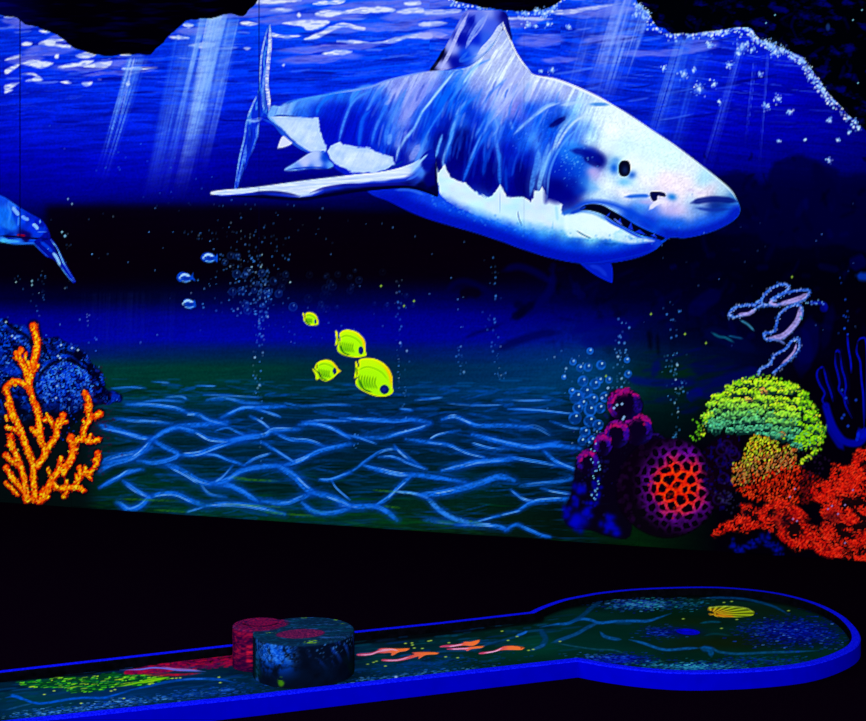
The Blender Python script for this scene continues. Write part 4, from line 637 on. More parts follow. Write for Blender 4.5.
def whale_paint(S, M, rnd):
    z = Z(0, 190, 7.21)
    body = z((-250, -60), (-100, 0), (30, 50), (90, 90), (150, 130), (230, 175), (300, 215), (340, 270), (360, 320), (360, 350), (320, 365), (260, 390), (180, 392), (100, 392), (30, 380), (-100, 360), (-260, 330))
    beak = z((245, 372), (280, 350), (350, 345), (375, 355), (410, 400), (440, 460), (470, 520), (510, 590), (545, 655), (540, 670), (520, 665), (480, 610), (430, 545), (380, 498), (330, 480), (290, 435), (260, 400))
    M['dolphin'] = body; M['beak'] = beak
    b, al, d = region(S, body, 1.2); XX, YY = S.X[b], S.Y[b]
    P = [(-30, 200, 0, 50, 215), (5, 198, 10, 70, 230), (12, 205, 30, 100, 240), (5, 215, 10, 100, 240), (8, 225, 20, 110, 240), (5, 232, 0, 60, 210), (18, 212, 0, 50, 220), (22, 218, 0, 60, 230), (30, 216, 0, 30, 200), (30, 226, 0, 40, 215), (40, 222, 0, 20, 180), (40, 232, 0, 50, 225), (46, 236, 0, 10, 150), (8, 237, 0, 20, 150), (25, 237, 10, 0, 90), (45, 240, 0, 0, 90), (6, 241, 60, 170, 250), (20, 243, 20, 90, 230), (33, 243, 0, 60, 220), (-30, 235, 20, 80, 225)]
    S.put(b, al, field(XX, YY, P, 1.8))
    S.C[b] *= (1 + al * .35 * (noise(XX, YY, 3, 6, 66, 2) - .5))[..., None]
    for p, w, c, o in [(z((90, 120), (110, 150), (140, 185)), 1.8, (120, 180, 255), .9), (z((155, 185), (180, 205), (210, 215)), 1.6, (100, 160, 255), .9), (z((235, 245), (255, 258), (275, 285)), 1.6, (130, 190, 255), .9), (z((285, 215), (292, 240)), .7, (80, 150, 255), .9), (z((135, 190), (132, 260)), .7, (60, 140, 250), .8), (z((55, 110), (75, 160), (60, 230)), 1.2, (40, 130, 250), .7), (z((0, 330), (80, 335), (200, 345), (340, 355)), 1.1, (4, 0, 60), .9), (z((120, 322), (185, 330)), .9, (120, 0, 30), .9), (z((30, 372), (120, 385), (240, 385), (260, 400), (330, 475)), .7, (30, 110, 240), .9), (z((270, 303), (340, 300)), .5, (60, 130, 240), .7), (z((30, 355), (50, 365), (150, 372)), 1.4, (60, 170, 250), .8)]:
        stroke(S, p, w, c, o, 1)
    b, al, d = region(S, beak, 1.1); S.put(b, al, (0, 10, 150))
    for p, w, c, o in [(z((365, 358), (400, 405), (430, 460), (460, 530), (500, 600), (540, 655)), .6, (90, 160, 255), .95), (z((380, 450), (410, 490), (435, 550)), 1.5, (120, 180, 255), .95), (z((435, 550), (480, 610), (530, 665)), .6, (60, 130, 250), .9), (z((265, 400), (300, 440), (350, 485)), .5, (20, 70, 220), .9), (z((290, 370), (340, 410), (380, 450)), 1.6, (0, 60, 230), .8), (z((440, 520), (490, 600), (525, 645)), 1.6, (0, 20, 190), .8), (z((390, 400), (420, 460)), 1.2, (0, 0, 60), .8), (z((300, 355), (350, 352)), .8, (0, 0, 80), .8)]:
        stroke(S, p, w, c, o, 1)

FISH = [('big', (290, 300, 7.21), ((498, 432), (545, 418), (610, 424), (670, 452), (715, 500), (738, 560), (738, 620), (745, 660), (722, 685), (670, 698), (610, 692), (550, 668), (500, 640), (472, 605), (476, 575), (492, 556), (488, 520), (492, 495), (498, 470)), ((470, 445), (482, 452), (496, 500), (498, 545), (480, 560), (462, 562), (470, 510)), (681, 645, 31, 31)),
        ('mid', (290, 300, 7.21), ((358, 240), (385, 218), (430, 215), (480, 230), (518, 262), (540, 300), (544, 360), (552, 395), (535, 408), (480, 416), (420, 408), (370, 390), (342, 365), (340, 335), (352, 310), (362, 290), (358, 262)), ((325, 225), (340, 228), (350, 268), (360, 290), (346, 318), (325, 325), (332, 280)), (511, 363, 16, 26)),
        ('left', (290, 300, 7.21), ((180, 500), (185, 465), (215, 440), (260, 430), (300, 440), (330, 470), (350, 500), (366, 512), (340, 535), (310, 565), (270, 585), (235, 580), (218, 562), (228, 548), (215, 530)), ((160, 498), (180, 504), (205, 530), (222, 555), (205, 572), (188, 575), (180, 535)), (322, 512, 11, 20)),
        ('small', (290, 300, 7.21), ((108, 108), (120, 90), (150, 88), (180, 102), (198, 130), (205, 172), (190, 182), (150, 184), (118, 172), (105, 150), (108, 130)), ((90, 96), (102, 98), (110, 125), (108, 145), (96, 150), (96, 125)), (183, 155, 6, 12))]
def fish_paint(S, M, rnd):
    for nm, zz, body, tailp, eye in FISH:
        z = Z(*zz); k = zz[2]
        bp = z(*body); tp = z(*tailp); M['fish_' + nm] = bp; M['fishtail_' + nm] = tp
        cx = sum(p[0] for p in bp) / len(bp); cy = sum(p[1] for p in bp) / len(bp); r = max(p[0] for p in bp) - cx
        for q in (tp, bp):
            b, al, d = region(S, q, 1.); XX, YY = S.X[b], S.Y[b]
            u = (XX - cx) / r; v = (YY - cy) / r
            col = np.stack([.66 + .12 * ss(3, 0, d) + .1 * ss(-.2, -.8, v), .98 + 0 * u, .03 + .05 * v * 0], -1)
            S.put(b, al, col)
        b, al, d = region(S, bp, 1.); XX, YY = S.X[b], S.Y[b]; u = (XX - cx) / r; v = (YY - cy) / r
        o = ss(.25, .9, u - v * .75) * ss(-.9, -.25, v + .0) * ss(.55, .1, v) * ss(2.2, .5, d / r * 9)
        S.put(b, al * o * .9, (255, 190, 0))
        sh = np.exp(-(((u + .28) / .38) ** 2 + ((v - .3) / .26) ** 2))
        S.put(b, al * sh * .55, (100, 200, 10))
        if r > 7:
            for i in range(7):
                t = i / 6.; x = cx - r * .62 + t * r * .75; y = cy + r * .05 + t * r * .12
                stroke(S, [(x + r * .05, y - r * .22), (x, y + r * .1), (x + r * .12, y + r * (.45 - .1 * t))], .3 + .015 * r, (60, 130, 10), .6, 1.1)
            stroke(S, [(cx - r * .62, cy + r * .02), (cx - r * .4, cy + r * .5), (cx + r * .0, cy + r * .68)], .5 + .02 * r, (20, 90, 20), .7, 1)
            stroke(S, [(cx - r * .68, cy - r * .35), (cx - r * .2, cy - r * .52), (cx + r * .4, cy - r * .3), (cx + r * .75, cy + r * .1)], .5, (90, 180, 10), .6, 1)
            stroke(S, [(cx - r * .74, cy - r * .5), (cx - r * .7, cy - r * .15)], .5, (10, 60, 20), .8, .8)
        ex, ey = z((eye[0], eye[1]))[0]
        dot(S, ex, ey, eye[2] / k + .5, (20, 90, 60), .8, 1, eye[3] / k + .5); dot(S, ex, ey, eye[2] / k, (4, 14, 90), 1, .9, eye[3] / k); dot(S, ex - .3, ey, eye[2] / k * .5, (10, 30, 150), .7, 1, eye[3] / k * .5)
        M['fisheye_' + nm] = [(ex + eye[2] / k * math.cos(t), ey + eye[3] / k * math.sin(t)) for t in np.arange(10) * math.pi / 5]
    z = Z(165, 240, 8.66)
    for i, p in enumerate([((310, 150), (330, 118), (370, 108), (410, 118), (440, 140), (455, 120), (455, 190), (430, 182), (400, 195), (350, 190), (320, 172)), ((102, 320), (118, 290), (150, 276), (200, 290), (225, 310), (242, 285), (245, 320), (265, 355), (235, 345), (205, 355), (180, 372), (165, 350), (130, 362), (108, 345)), ((155, 545), (165, 515), (200, 508), (240, 525), (258, 520), (270, 575), (245, 590), (220, 602), (190, 580), (165, 560))]):
        q = z(*p); M['bluefish%d' % i] = q
        b, al, d = region(S, q, 1.); S.put(b, al, (0, 60, 190))
        cx = sum(v[0] for v in q) / len(q); cy = sum(v[1] for v in q) / len(q)
        stroke(S, [(cx - 6, cy - 1), (cx - 2, cy - 3.2), (cx + 4, cy - 1.6)], 1.2, (150, 200, 255), .9, 1); stroke(S, [(cx - 5, cy + 3), (cx, cy + 4), (cx + 5, cy + 2.5)], .7, (90, 160, 245), .8, 1)
        dot(S, cx - 6, cy, 1.4, (150, 200, 250), .7); stroke(S, [(cx - 3, cy + .5), (cx + 4, cy + 1)], 1, (0, 30, 150), .6, 1, curve=False)
        dot(S, cx - 5, cy, .6, (0, 0, 60), .8)

def coral_paint(S, M, rnd):
    # ---- blue mounds, left
    z = Z(0, 310, 7.21)
    M['bluemound'] = z((-430, 150), (-200, 90), (30, 60), (80, 90), (200, 130), (300, 200), (430, 200), (470, 240), (560, 260), (630, 320), (660, 390), (740, 460), (770, 560), (865, 610), (865, 660), (700, 690), (600, 760), (520, 830), (300, 1000), (-430, 1000))
    b, al, d = region(S, M['bluemound'], 2.5, rough=2, rs=6, seed=4); XX, YY = S.X[b], S.Y[b]
    S.put(b, al, (0, 0, 34))
    wx = XX + 5 * (noise(XX, YY, 6, 6, 101, 2) - .5); wy = YY + 5 * (noise(XX, YY, 6, 6, 102, 2) - .5)
    rg = 1 - np.abs(noise(wx, wy, 4.5, 4.5, 103, 2) - .5) * 2
    hi = ss(.9, 1., rg) * .5; mid = ss(.4, .75, noise(XX, YY, 9, 7, 105, 3))
    vis = ss(.35, .6, noise(XX, YY, 16, 13, 107, 2) + .35 * ss(440, 330, YY) - .1) * ss(455, 385, YY)
    S.put(b, al * vis * mid * .9, (0, 40, 195)); S.put(b, al * vis * hi * .9, (10, 80, 235)); S.put(b, al * vis * hi * ss(.62, .8, noise(XX, YY, 2.5, 2.5, 109, 1)) * .7, (80, 150, 250))
    vfun = lambda x, y: float(noise(np.array([[x]]), np.array([[y]]), 15, 11, 107, 2)[0, 0]) + .3 * max(0, min(1, (400 - y) / 70.))
    for x, y in scatter(M['bluemound'], 2600, rnd):
        v = vfun(x, y)
        if y > 425 or v < rnd.uniform(.42, .62): continue
        dabs(S, [(x, y)], [(0, 30, 175), (0, 50, 205), (0, 70, 225), (20, 90, 240), (0, 20, 130)] + ([(70, 140, 250)] if v > .72 else []), rnd, (1.5, 4), (.5, 1.), (.3, .8))
    M['bluemoundfront'] = [(36, 385), (42, 372), (54, 362), (68, 361), (82, 368), (90, 378), (94, 392), (88, 404), (76, 412), (58, 412), (44, 405)]
    b, al, d = region(S, M['bluemoundfront'], 2, rough=2, rs=5); XX, YY = S.X[b], S.Y[b]
    S.put(b, al * .85, (0, 2, 60)); wx = XX + 6 * (noise(XX, YY, 5, 5, 111, 2) - .5); wy = YY + 6 * (noise(XX, YY, 5, 5, 112, 2) - .5)
    rg = 1 - np.abs(noise(wx, wy, 4, 4, 113, 2) - .5) * 2
    lit = ss(412, 372, YY)
    S.put(b, al * ss(.6, .9, rg) * (.3 + .7 * lit), (0, 40, 200)); S.put(b, al * ss(.88, .97, rg) * lit, (40, 120, 245))
    for x, y in scatter(M['bluemoundfront'], 900, rnd):
        if rnd.random() < (y - 365) / 60.: continue
        dabs(S, [(x, y)], [(0, 40, 190), (0, 60, 225), (20, 90, 240), (0, 0, 60), (0, 0, 90), (60, 130, 250)], rnd, (1.5, 4), (.5, .9), (.4, .9))
    for p in [((36, 384), (44, 370), (58, 361), (72, 361), (86, 370)), ((60, 352), (72, 354), (84, 362), (94, 372), (100, 384)), ((5, 322), (16, 330), (26, 336), (34, 344))]:
        stroke(S, p, 1.8, (0, 0, 26), .8, 2)
    for x, y in [(58, 356), (60, 358), (78, 350), (72, 348), (12, 336), (15, 338), (6, 322), (61, 345), (57, 386), (56, 398)]: dot(S, x, y, 1, (150, 205, 255), .9)
    for _ in range(30): dot(S, rnd.uniform(5, 100), rnd.uniform(335, 440), .7, (40, 100, 240), .7)
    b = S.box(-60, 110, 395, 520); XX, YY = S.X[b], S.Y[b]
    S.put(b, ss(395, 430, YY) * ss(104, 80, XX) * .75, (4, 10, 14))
    for _ in range(150): dot(S, rnd.gauss(98, 8), rnd.gauss(430, 26), rnd.uniform(.5, 1.6), (70, 0, 40), .28, 1.2)
    for _ in range(26): dot(S, rnd.uniform(60, 80), rnd.uniform(408, 440), .8, (0, 50, 190), .7)
    # ---- orange branching coral
    z = Z(0, 310, 7.21); y = Z(0, 405, 7.21)
    BR = [(z((243, 112), (250, 150), (262, 200), (268, 260), (250, 340), (235, 400)), 3.6), (z((235, 400), (225, 450), (215, 520), (215, 570)), 3.2), (z((150, 290), (130, 330), (150, 370), (180, 420), (200, 480), (212, 550)), 3), (z((118, 310), (125, 345)), 2.6), (z((188, 315), (180, 350)), 1.6), (z((270, 400), (240, 440), (225, 480)), 2.2),
          (z((60, 540), (100, 512), (150, 525), (200, 555), (220, 580)), 2.8), (z((110, 540), (95, 520)), 2), (z((215, 570), (235, 640), (260, 700), (268, 730)), 3), (z((200, 375), (215, 410)), 1.6),
          (y((262, 0), (275, 80), (285, 170), (295, 250), (320, 310), (325, 360)), 3.2), (y((225, 170), (255, 200), (285, 240), (300, 280)), 2.4), (y((455, 75), (440, 120), (410, 160), (405, 220), (375, 270), (340, 320), (310, 380), (270, 440)), 3.2), (y((320, 110), (350, 95), (375, 130), (400, 155)), 2.4), (y((480, 120), (440, 130)), 2), (y((335, 60), (345, 90)), 1.2), (y((425, 100), (400, 150)), 1.8),
          (y((60, 0), (90, 70), (130, 140), (160, 210), (185, 290), (215, 360), (235, 430), (240, 520), (245, 600), (250, 660)), 3.4), (y((50, 160), (100, 175), (140, 200)), 2.4), (y((75, 225), (85, 290), (120, 370), (150, 440), (170, 520), (185, 600), (200, 670)), 3.2), (y((40, 360), (80, 400), (130, 430), (160, 460)), 3), (y((60, 290), (100, 310)), 2), (y((45, 450), (80, 510), (130, 570), (170, 620), (200, 670)), 3), (y((40, 560), (80, 600), (130, 650)), 2), (y((140, 430), (165, 470)), 2.6), (z((36, 560), (60, 620), (80, 700), (100, 760)), 3),
          (z((612, 600), (630, 640), (645, 690), (640, 740)), 2.8), (y((630, 0), (640, 60), (655, 90), (610, 170), (600, 230)), 3), (y((655, 90), (700, 75), (722, 62)), 3.2), (y((500, 250), (530, 280), (560, 250), (600, 250), (650, 265), (710, 250)), 2.8), (y((510, 230), (520, 290), (545, 320)), 3), (y((655, 215), (640, 250)), 1.6), (y((600, 110), (610, 130)), 1.5),
          (y((530, 310), (515, 370), (490, 430), (450, 460), (400, 500), (370, 550), (340, 620), (300, 680)), 3.8), (y((440, 380), (430, 430), (420, 470)), 2.4), (y((345, 460), (360, 500), (380, 530)), 1.8), (y((480, 440), (460, 500)), 2.6), (y((700, 345), (710, 390), (680, 450), (640, 490), (590, 500), (560, 550), (520, 600)), 2.6), (y((680, 400), (700, 380)), 2), (y((570, 450), (580, 490)), 2.8), (y((610, 450), (620, 490)), 2), (y((650, 530), (630, 500)), 2), (y((380, 560), (420, 600), (480, 600), (540, 590), (600, 615)), 3), (y((480, 550), (480, 620), (460, 660)), 2.2), (y((550, 510), (560, 560)), 2), (y((340, 600), (330, 660)), 3), (y((320, 610), (300, 640)), 2.6), (y((350, 660), (330, 675)), 2), (y((180, 640), (190, 690), (220, 680), (260, 690)), 2.6), (y((300, 690), (280, 700)), 2.8), (y((45, 80), (50, 110)), 1.6)]
    bx = S.box(-20, 112, 312, 508); XX, YY = S.X[bx], S.Y[bx]
    D = np.full(XX.shape, 1e9)
    for p, w in BR:
        q = smooth_pts(p, False, 4) if len(p) > 2 else np.array(p)
        D = np.minimum(D, seg_dist(XX, YY, q) / w)
    Dn = D + .75 * (noise(XX, YY, 3, 3, 121, 2) - .5)
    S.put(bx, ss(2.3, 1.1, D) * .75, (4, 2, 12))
    a = ss(1.18, .85, Dn)
    n = noise(XX, YY, 2.4, 2.4, 123, 2)
    t = np.clip(ss(1.05, .3, Dn) * .9 + (n - .5) * .9, 0, 1)
    col = np.stack([.85 + .15 * t, .10 + .62 * t ** 1.3, .01 + 0 * t], -1)
    S.put(bx, a, col)
    S.put(bx, a * ss(.72, .9, noise(XX, YY, 2, 2, 125, 1)) * .7, (255, 215, 40)); S.put(bx, a * ss(.7, .85, noise(XX, YY, 3, 3, 127, 2)) * .6, (180, 40, 0))
    for p, w in BR:
        q = smooth_pts(p, False, 5) if len(p) > 2 else np.array(p)
        for v in q:
            for _k in range(1):
                t = rnd.uniform(0, 6.28); r0 = w * rnd.uniform(.75, 1.25)
                dabs(S, [(v[0] + r0 * math.cos(t), v[1] + r0 * math.sin(t))], [(235, 50, 0), (240, 80, 0), (180, 30, 0), (215, 40, 10)], rnd, (1, 2.6), (.4, .8), (.5, .9), ang=t)
            if rnd.random() < .6: dabs(S, [(v[0] + rnd.gauss(0, w * .4), v[1] + rnd.gauss(0, w * .4))], [(150, 46, 0), (255, 215, 30), (255, 190, 10), (255, 230, 60), (190, 60, 0)], rnd, (.8, 2), (.4, .7), (.4, .8))
        e0 = q[0]
        if w > 2.4: glow(S, e0[0], e0[1], 2.6, 2.6, (245, 50, 5), .6)
    M['_orange'] = (bx, a > .45)
    # ---- purple knobs, right of the sand
    def knob(cx, cy, r, rim, dark=(8, 0, 30), ang=-2.2, ry=None):
        ry = ry or r
        b = S.box(cx - r - 4, cx + r + 4, cy - ry - 4, cy + ry + 4); XX, YY = S.X[b], S.Y[b]
        u = (XX - cx) / r; v = (YY - cy) / ry; q = np.hypot(u, v) + .12 * (noise(XX, YY, 4, 4, int(cx), 2) - .5)
        a = ss(1.05, .93, q); S.put(b, a, dark)
        li = ss(.35, .95, q) * ss(-.35, .8, u * math.cos(ang) + v * math.sin(ang)) * 1.25 * ss(.25, .75, noise(XX, YY, 2.6, 2.6, int(cy), 2))
        S.put(b, a * np.clip(li, 0, 1), rim)
        bl = ss(.3, .9, q) * ss(0, .9, u * .9 + v * .2) * (.3 + noise(XX, YY, 3, 3, 7, 2))
        S.put(b, a * np.clip(bl, 0, 1) * .7, (20, 10, 120))
        vio = ss(.5, .95, q) * ss(.1, .9, -u * .8 - v * .1) * .6 * ss(.3, .7, noise(XX, YY, 3, 3, 9, 2))
        S.put(b, a * vio, (60, 10, 150))
    M['purple'] = [(607, 398), (612, 391), (624, 389), (636, 393), (643, 403), (642, 414), (646, 418), (652, 426), (656, 434), (664, 437), (668, 446), (660, 452), (640, 470), (632, 500), (630, 536), (608, 536), (590, 530), (572, 528), (564, 520), (566, 505), (572, 490), (576, 462), (586, 450), (600, 434), (608, 424), (610, 412)]
    b, al, d = region(S, M['purple'], 2.5); S.put(b, al * .92, (6, 0, 20))
    knob(588, 462, 11, (90, 10, 110), ry=13); knob(603, 444, 9, (70, 10, 110), ry=12); knob(655, 445, 12, (30, 10, 90)); knob(617, 434, 13, (110, 10, 130), ry=14); knob(638, 430, 15, (150, 10, 130), ry=16); knob(625, 405, 17.5, (160, 10, 110), ang=-2.4, ry=16)
    for kx, ky, kr in ((625, 405, 17), (617, 435, 12.5), (638, 430, 15), (603, 445, 9), (588, 462, 10.5)):
        for _ in range(26):
            t = rnd.uniform(-2.9, -.5); r0 = kr * rnd.uniform(.72, 1.)
            dabs(S, [(kx + r0 * math.cos(t), ky + r0 * math.sin(t))], [(165, 8, 110), (140, 6, 130), (100, 4, 120), (190, 14, 100)], rnd, (2, 5), (.7, 1.5), (.3, .8), ang=t + 1.57)
        for _ in range(16):
            t = rnd.uniform(-.6, .6) if rnd.random() < .6 else rnd.uniform(2.4, 3.6); r0 = kr * rnd.uniform(.6, .95)
            dabs(S, [(kx + r0 * math.cos(t), ky + r0 * math.sin(t))], [(30, 4, 150), (50, 4, 160)], rnd, (2, 5), (.7, 1.5), (.2, .6), ang=t + 1.57)
    for _ in range(60): dot(S, rnd.gauss(592, 12), rnd.gauss(470, 20), rnd.uniform(.6, 2), (20, 20, 140), .35, 1.5)
    for x, y, r in [(578, 488, 8), (580, 520, 10), (588, 513, 8), (574, 526, 7), (610, 522, 7), (616, 530, 7), (606, 528, 6), (597, 497, 6), (566, 513, 7), (574, 500, 6), (596, 484, 5), (590, 505, 5)]:
        for k in range(5):
            glow(S, x + rnd.gauss(0, 3), y + rnd.gauss(0, 3), r * rnd.uniform(.3, .6), r * rnd.uniform(.3, .6), (0, 2, 200), .6)
    for _ in range(24): dot(S, rnd.gauss(596, 3), rnd.uniform(430, 500), .8, (100, 170, 245), .8)
    for x, y in [(614, 408), (622, 404), (624, 417), (617, 405), (602, 398), (608, 388), (623, 419)]: dot(S, x, y, 1.2, (140, 190, 250), .85)
    # ---- honeycomb coral
    cx, cy, rx, ry = 667, 488, 50, 50
    M['honey'] = [(cx + rx * math.cos(t) * (1 + .03 * math.sin(3 * t)), cy + ry * math.sin(t)) for t in np.arange(20) * math.pi / 10]
    b, al, d = region(S, M['honey'], 3); XX, YY = S.X[b], S.Y[b]
    S.put(b, al * .9, (8, 0, 14))
    pts = []
    r2 = random.Random(8)
    for i in range(-7, 8):
        for j in range(-7, 8):
            px = (i + .5 * (j % 2)) * 9.4; py = j * 8.2
            rr = math.hypot(px / 50, py / 50)
            if rr < 1.2: pts.append((cx + 8 + px * 1.08 * (1.12 - .2 * rr) + r2.gauss(0, 1.9), cy + py * 1.12 * (1.12 - .2 * rr) + r2.gauss(0, 1.9)))
    wx = XX + 2 * (noise(XX, YY, 5, 5, 131, 2) - .5); wy = YY + 2 * (noise(XX, YY, 5, 5, 132, 2) - .5)
    d1 = np.full(XX.shape, 1e9); d2 = d1.copy()
    for px, py in pts:
        dd = np.hypot(wx - px, wy - py); m = dd < d1
        d2 = np.where(m, d1, np.minimum(d2, dd)); d1 = np.where(m, dd, d1)
    e = ss(3.4 + 1.2 * noise(XX, YY, 7, 7, 139, 1), 1.4, d2 - d1) ; q = np.hypot((XX - cx - 12) / 42, (YY - cy + 2) / 44)
    hot = ss(.85, .35, q + .25 * (noise(XX, YY, 12, 12, 135, 2) - .5)); vio = ss(1.2, .72, q) * (.35 + .8 * noise(XX, YY, 14, 14, 140, 2))
    n = noise(XX, YY, 2.5, 2.5, 137, 2)
    col = np.stack([.36 + .62 * hot, .03 + .13 * hot * n * 2, .56 * (1 - hot) + .03], -1) * (.75 + .5 * n)[..., None]
    S.put(b, al * e * np.clip(vio * 1.0 + hot, 0, 1) * .95, np.clip(col, 0, 1))
    for k in range(40):
        t = rnd.uniform(2.2, 4.2); r = rnd.uniform(.8, 1.0)
        dot(S, cx + rx * r * math.cos(t), cy + ry * r * math.sin(t), rnd.uniform(1, 3), (30, 4, 50), .35, 1.5)
    for _ in range(60):
        x = rnd.gauss(672, 10); y = rnd.gauss(486, 12); dot(S, x, y, rnd.uniform(.5, 1.5), (255, 40, 0), .35)
    # ---- dark growth between
    M['dark'] = [(704, 455), (716, 440), (730, 432), (740, 440), (738, 470), (730, 500), (716, 510), (706, 490)]
    b, al, d = region(S, M['dark'], 4, rough=3, rs=6); XX, YY = S.X[b], S.Y[b]
    n = noise(XX, YY, 4, 4, 141, 3); S.put(b, al * .9, np.stack([.04 + 0 * n, 0 * n, .05 + .3 * ss(.5, .8, n)], -1))
    for _ in range(8):
        x, y = rnd.gauss(722, 8), rnd.gauss(468, 16)
        bb = S.box(x - 8, x + 8, y - 8, y + 8); dd = np.abs(np.hypot(S.X[bb] - x, S.Y[bb] - y) - 5); S.put(bb, ss(1.6, .3, dd) * .45, (30, 8, 90))
    # ---- green brain coral
    M['green'] = [(704, 425), (708, 410), (718, 396), (732, 386), (746, 379), (760, 377), (776, 378), (790, 383), (800, 392), (808, 404), (815, 418), (820, 432), (822, 440), (812, 449), (800, 451), (790, 446), (776, 440), (760, 436), (744, 436), (730, 434), (714, 430)]
    b, al, d = region(S, M['green'], 2, rough=1.5, rs=5, seed=2); S.put(b, al, (4, 14, 14))
    bl = []
    r3 = random.Random(12)
    for row in range(9):
        yy = 384 + row * 7.6
        for k in range(14):
            x = 702 + k * 9.4 + (row % 2) * 4.7 + r3.gauss(0, 1.2); y = yy + r3.gauss(0, 1.2) + ((x - 762) / 60) ** 2 * 10
            bl.append((y, x))
    bl.sort()
    poly = np.array(smooth_pts(M['green'], True, 4))
    for y, x in bl:
        if not inside(np.array([[x]]), np.array([[y]]), poly)[0, 0]: continue
        r = rnd.uniform(4.8, 7.6)
        bb = S.box(x - r - 2, x + r + 2, y - r - 2, y + r + 2); XX, YY = S.X[bb], S.Y[bb]
        q = np.hypot((XX - x) / r, (YY - y) / (r * .8)) + .8 * (noise(XX, YY, 2.2, 2.2, 151, 2) - .5)
        a = ss(1.1, .85, q); v = (YY - y) / r
        S.put(bb, a, (6, 40, 40))
        t = ss(.5, -.45, v + .9 * (noise(XX, YY, 2, 2, 153, 1) - .5))
        low = ss(405, 440, y + .15 * (x - 762) * 0 + (10 if abs(x - 740) < 30 else 0))
        c1 = np.array([.68, .97, .10]) * (1 - low) + np.array([.28, .68, .50]) * low
        if x > 798: c1 = np.array([.5, .85, .05])
        if rnd.random() < .05: c1 = np.array([.75, .55, .25])
        S.put(bb, a * t * .95, np.broadcast_to(c1 * 1.0, XX.shape + (3,)) * (.7 + .6 * noise(XX, YY, 1.6, 1.6, 155, 1))[..., None])
        dabs(S, [(x + rnd.gauss(0, 2), y - r * .4 + rnd.gauss(0, 1)) for _k in range(4)], [tuple(np.clip(c1 * 255 * 1.12, 0, 255)), (200, 245, 60), (6, 30, 26)] if low < .5 else [(30, 150, 120), (90, 200, 120), (4, 30, 34)], rnd, (1, 2.4), (.35, .6), (.5, .9))
    for _ in range(260):
        t = rnd.uniform(math.pi, 2 * math.pi + .9); x = 762 + 59 * math.cos(t) + rnd.gauss(0, 1.6); y = 436 + 58 * math.sin(t) * (1 if t < 2 * math.pi else .6) + rnd.gauss(0, 1.6)
        dot(S, x, y, rnd.uniform(.5, 1.3), rnd.choice([(150, 230, 20), (90, 180, 20), (200, 240, 40)]), .8, .9)
    for _ in range(70): dot(S, 800 + rnd.gauss(10, 8), rnd.uniform(425, 452) , rnd.uniform(.6, 1.3), (140, 220, 20), .75, .9)
    for _ in range(26): dot(S, 700 + rnd.gauss(0, 3) - 4 * _ / 26, 418 + _ * .9, rnd.uniform(.6, 1.1), (90, 180, 20), .8, .9)
    # ---- mixed green-to-orange coral under it
    M['mixed'] = [(746, 442), (752, 436), (762, 436), (776, 441), (790, 446), (798, 452), (796, 462), (806, 470), (818, 476), (824, 488), (818, 500), (800, 504), (780, 502), (760, 502), (744, 496), (734, 486), (731, 472), (734, 462), (742, 458)]
    b, al, d = region(S, M['mixed'], 2.2, rough=2, rs=4, seed=5); XX, YY = S.X[b], S.Y[b]; S.put(b, al, (14, 4, 6))
    w = np.array(smooth_pts(M['mixed'], True, 4))
    for k in range(1700):
        x = rnd.uniform(730, 826); y = 434 + (k / 1700.) * 72
        if not inside(np.array([[x]]), np.array([[y]]), w)[0, 0]: continue
        t = (y - 440) / 55. + (x - 770) / 160. + rnd.gauss(0, .07)
        if t < .22: c = rnd.choice([(200, 220, 30), (150, 180, 40), (210, 150, 30)])
        elif t < .62: c = rnd.choice([(200, 110, 50), (170, 120, 70), (200, 90, 30), (150, 140, 40)])
        else: c = rnd.choice([(230, 40, 10), (200, 30, 10), (240, 60, 20), (130, 14, 8)])
        if x > 800: c = rnd.choice([(150, 16, 10), (90, 10, 14), (60, 6, 20)])
        dabs(S, [(x, y)], [c], rnd, (.8, 2.2), (.5, .9), (.6, .95), ang=-1.3)
        if k % 3 == 0: dabs(S, [(x + rnd.gauss(0, 2), y)], [(8, 3, 4)], rnd, (1, 3), (.4, .8), (.6, .9), ang=-1.3)
    for _ in range(40): dot(S, rnd.gauss(728, 6), rnd.gauss(499, 5), rnd.uniform(.5, 1.4), (50, 50, 110), .4)
    for _ in range(40): dot(S, rnd.gauss(812, 8), rnd.gauss(462, 8), rnd.uniform(.5, 1.4), (50, 20, 80), .35)
    # ---- red corals
    def red(poly, spine, seed, n, dark=.5):
        b, al, d = region(S, poly, 2, rough=3.2, rs=4, seed=seed); XX, YY = S.X[b], S.Y[b]
        m = noise(XX, YY, 9, 8, seed + 2, 3); S.put(b, al * .95, np.stack([.08 + .58 * ss(.35, .7, m), .01 + .03 * m, .03 + .02 * m], -1))
        w = np.array(smooth_pts(poly, True, 4)); x0, y0 = w.min(0); x1, y1 = w.max(0)
        for k in range(n):
            x = rnd.uniform(x0, x1); y = rnd.uniform(y0, y1)
            if not inside(np.array([[x]]), np.array([[y]]), w)[0, 0]: continue
            mm = float(noise(np.array([[x]]), np.array([[y]]), 9, 8, seed + 2, 3)[0, 0])
            ex = min(1., float(seg_dist(np.array([[x]]), np.array([[y]]), w, True)[0, 0]) / 9)
            lit = mm + .28 * (1 - ex)
            if rnd.random() > ss(.33, .62, lit): continue
            an = rnd.uniform(-math.pi, 0); L = rnd.uniform(1., 3)
            c = rnd.choice([(255, 44, 16), (255, 60, 30), (230, 26, 8), (245, 36, 14), (200, 16, 8), (90, 4, 8)])
            stroke(S, [(x, y), (x + L * math.cos(an), y + L * math.sin(an))], rnd.uniform(.3, .6), c, rnd.uniform(.4, .9), .9, curve=False, taper=False)
    zq = Z(690, 370, 3.602)
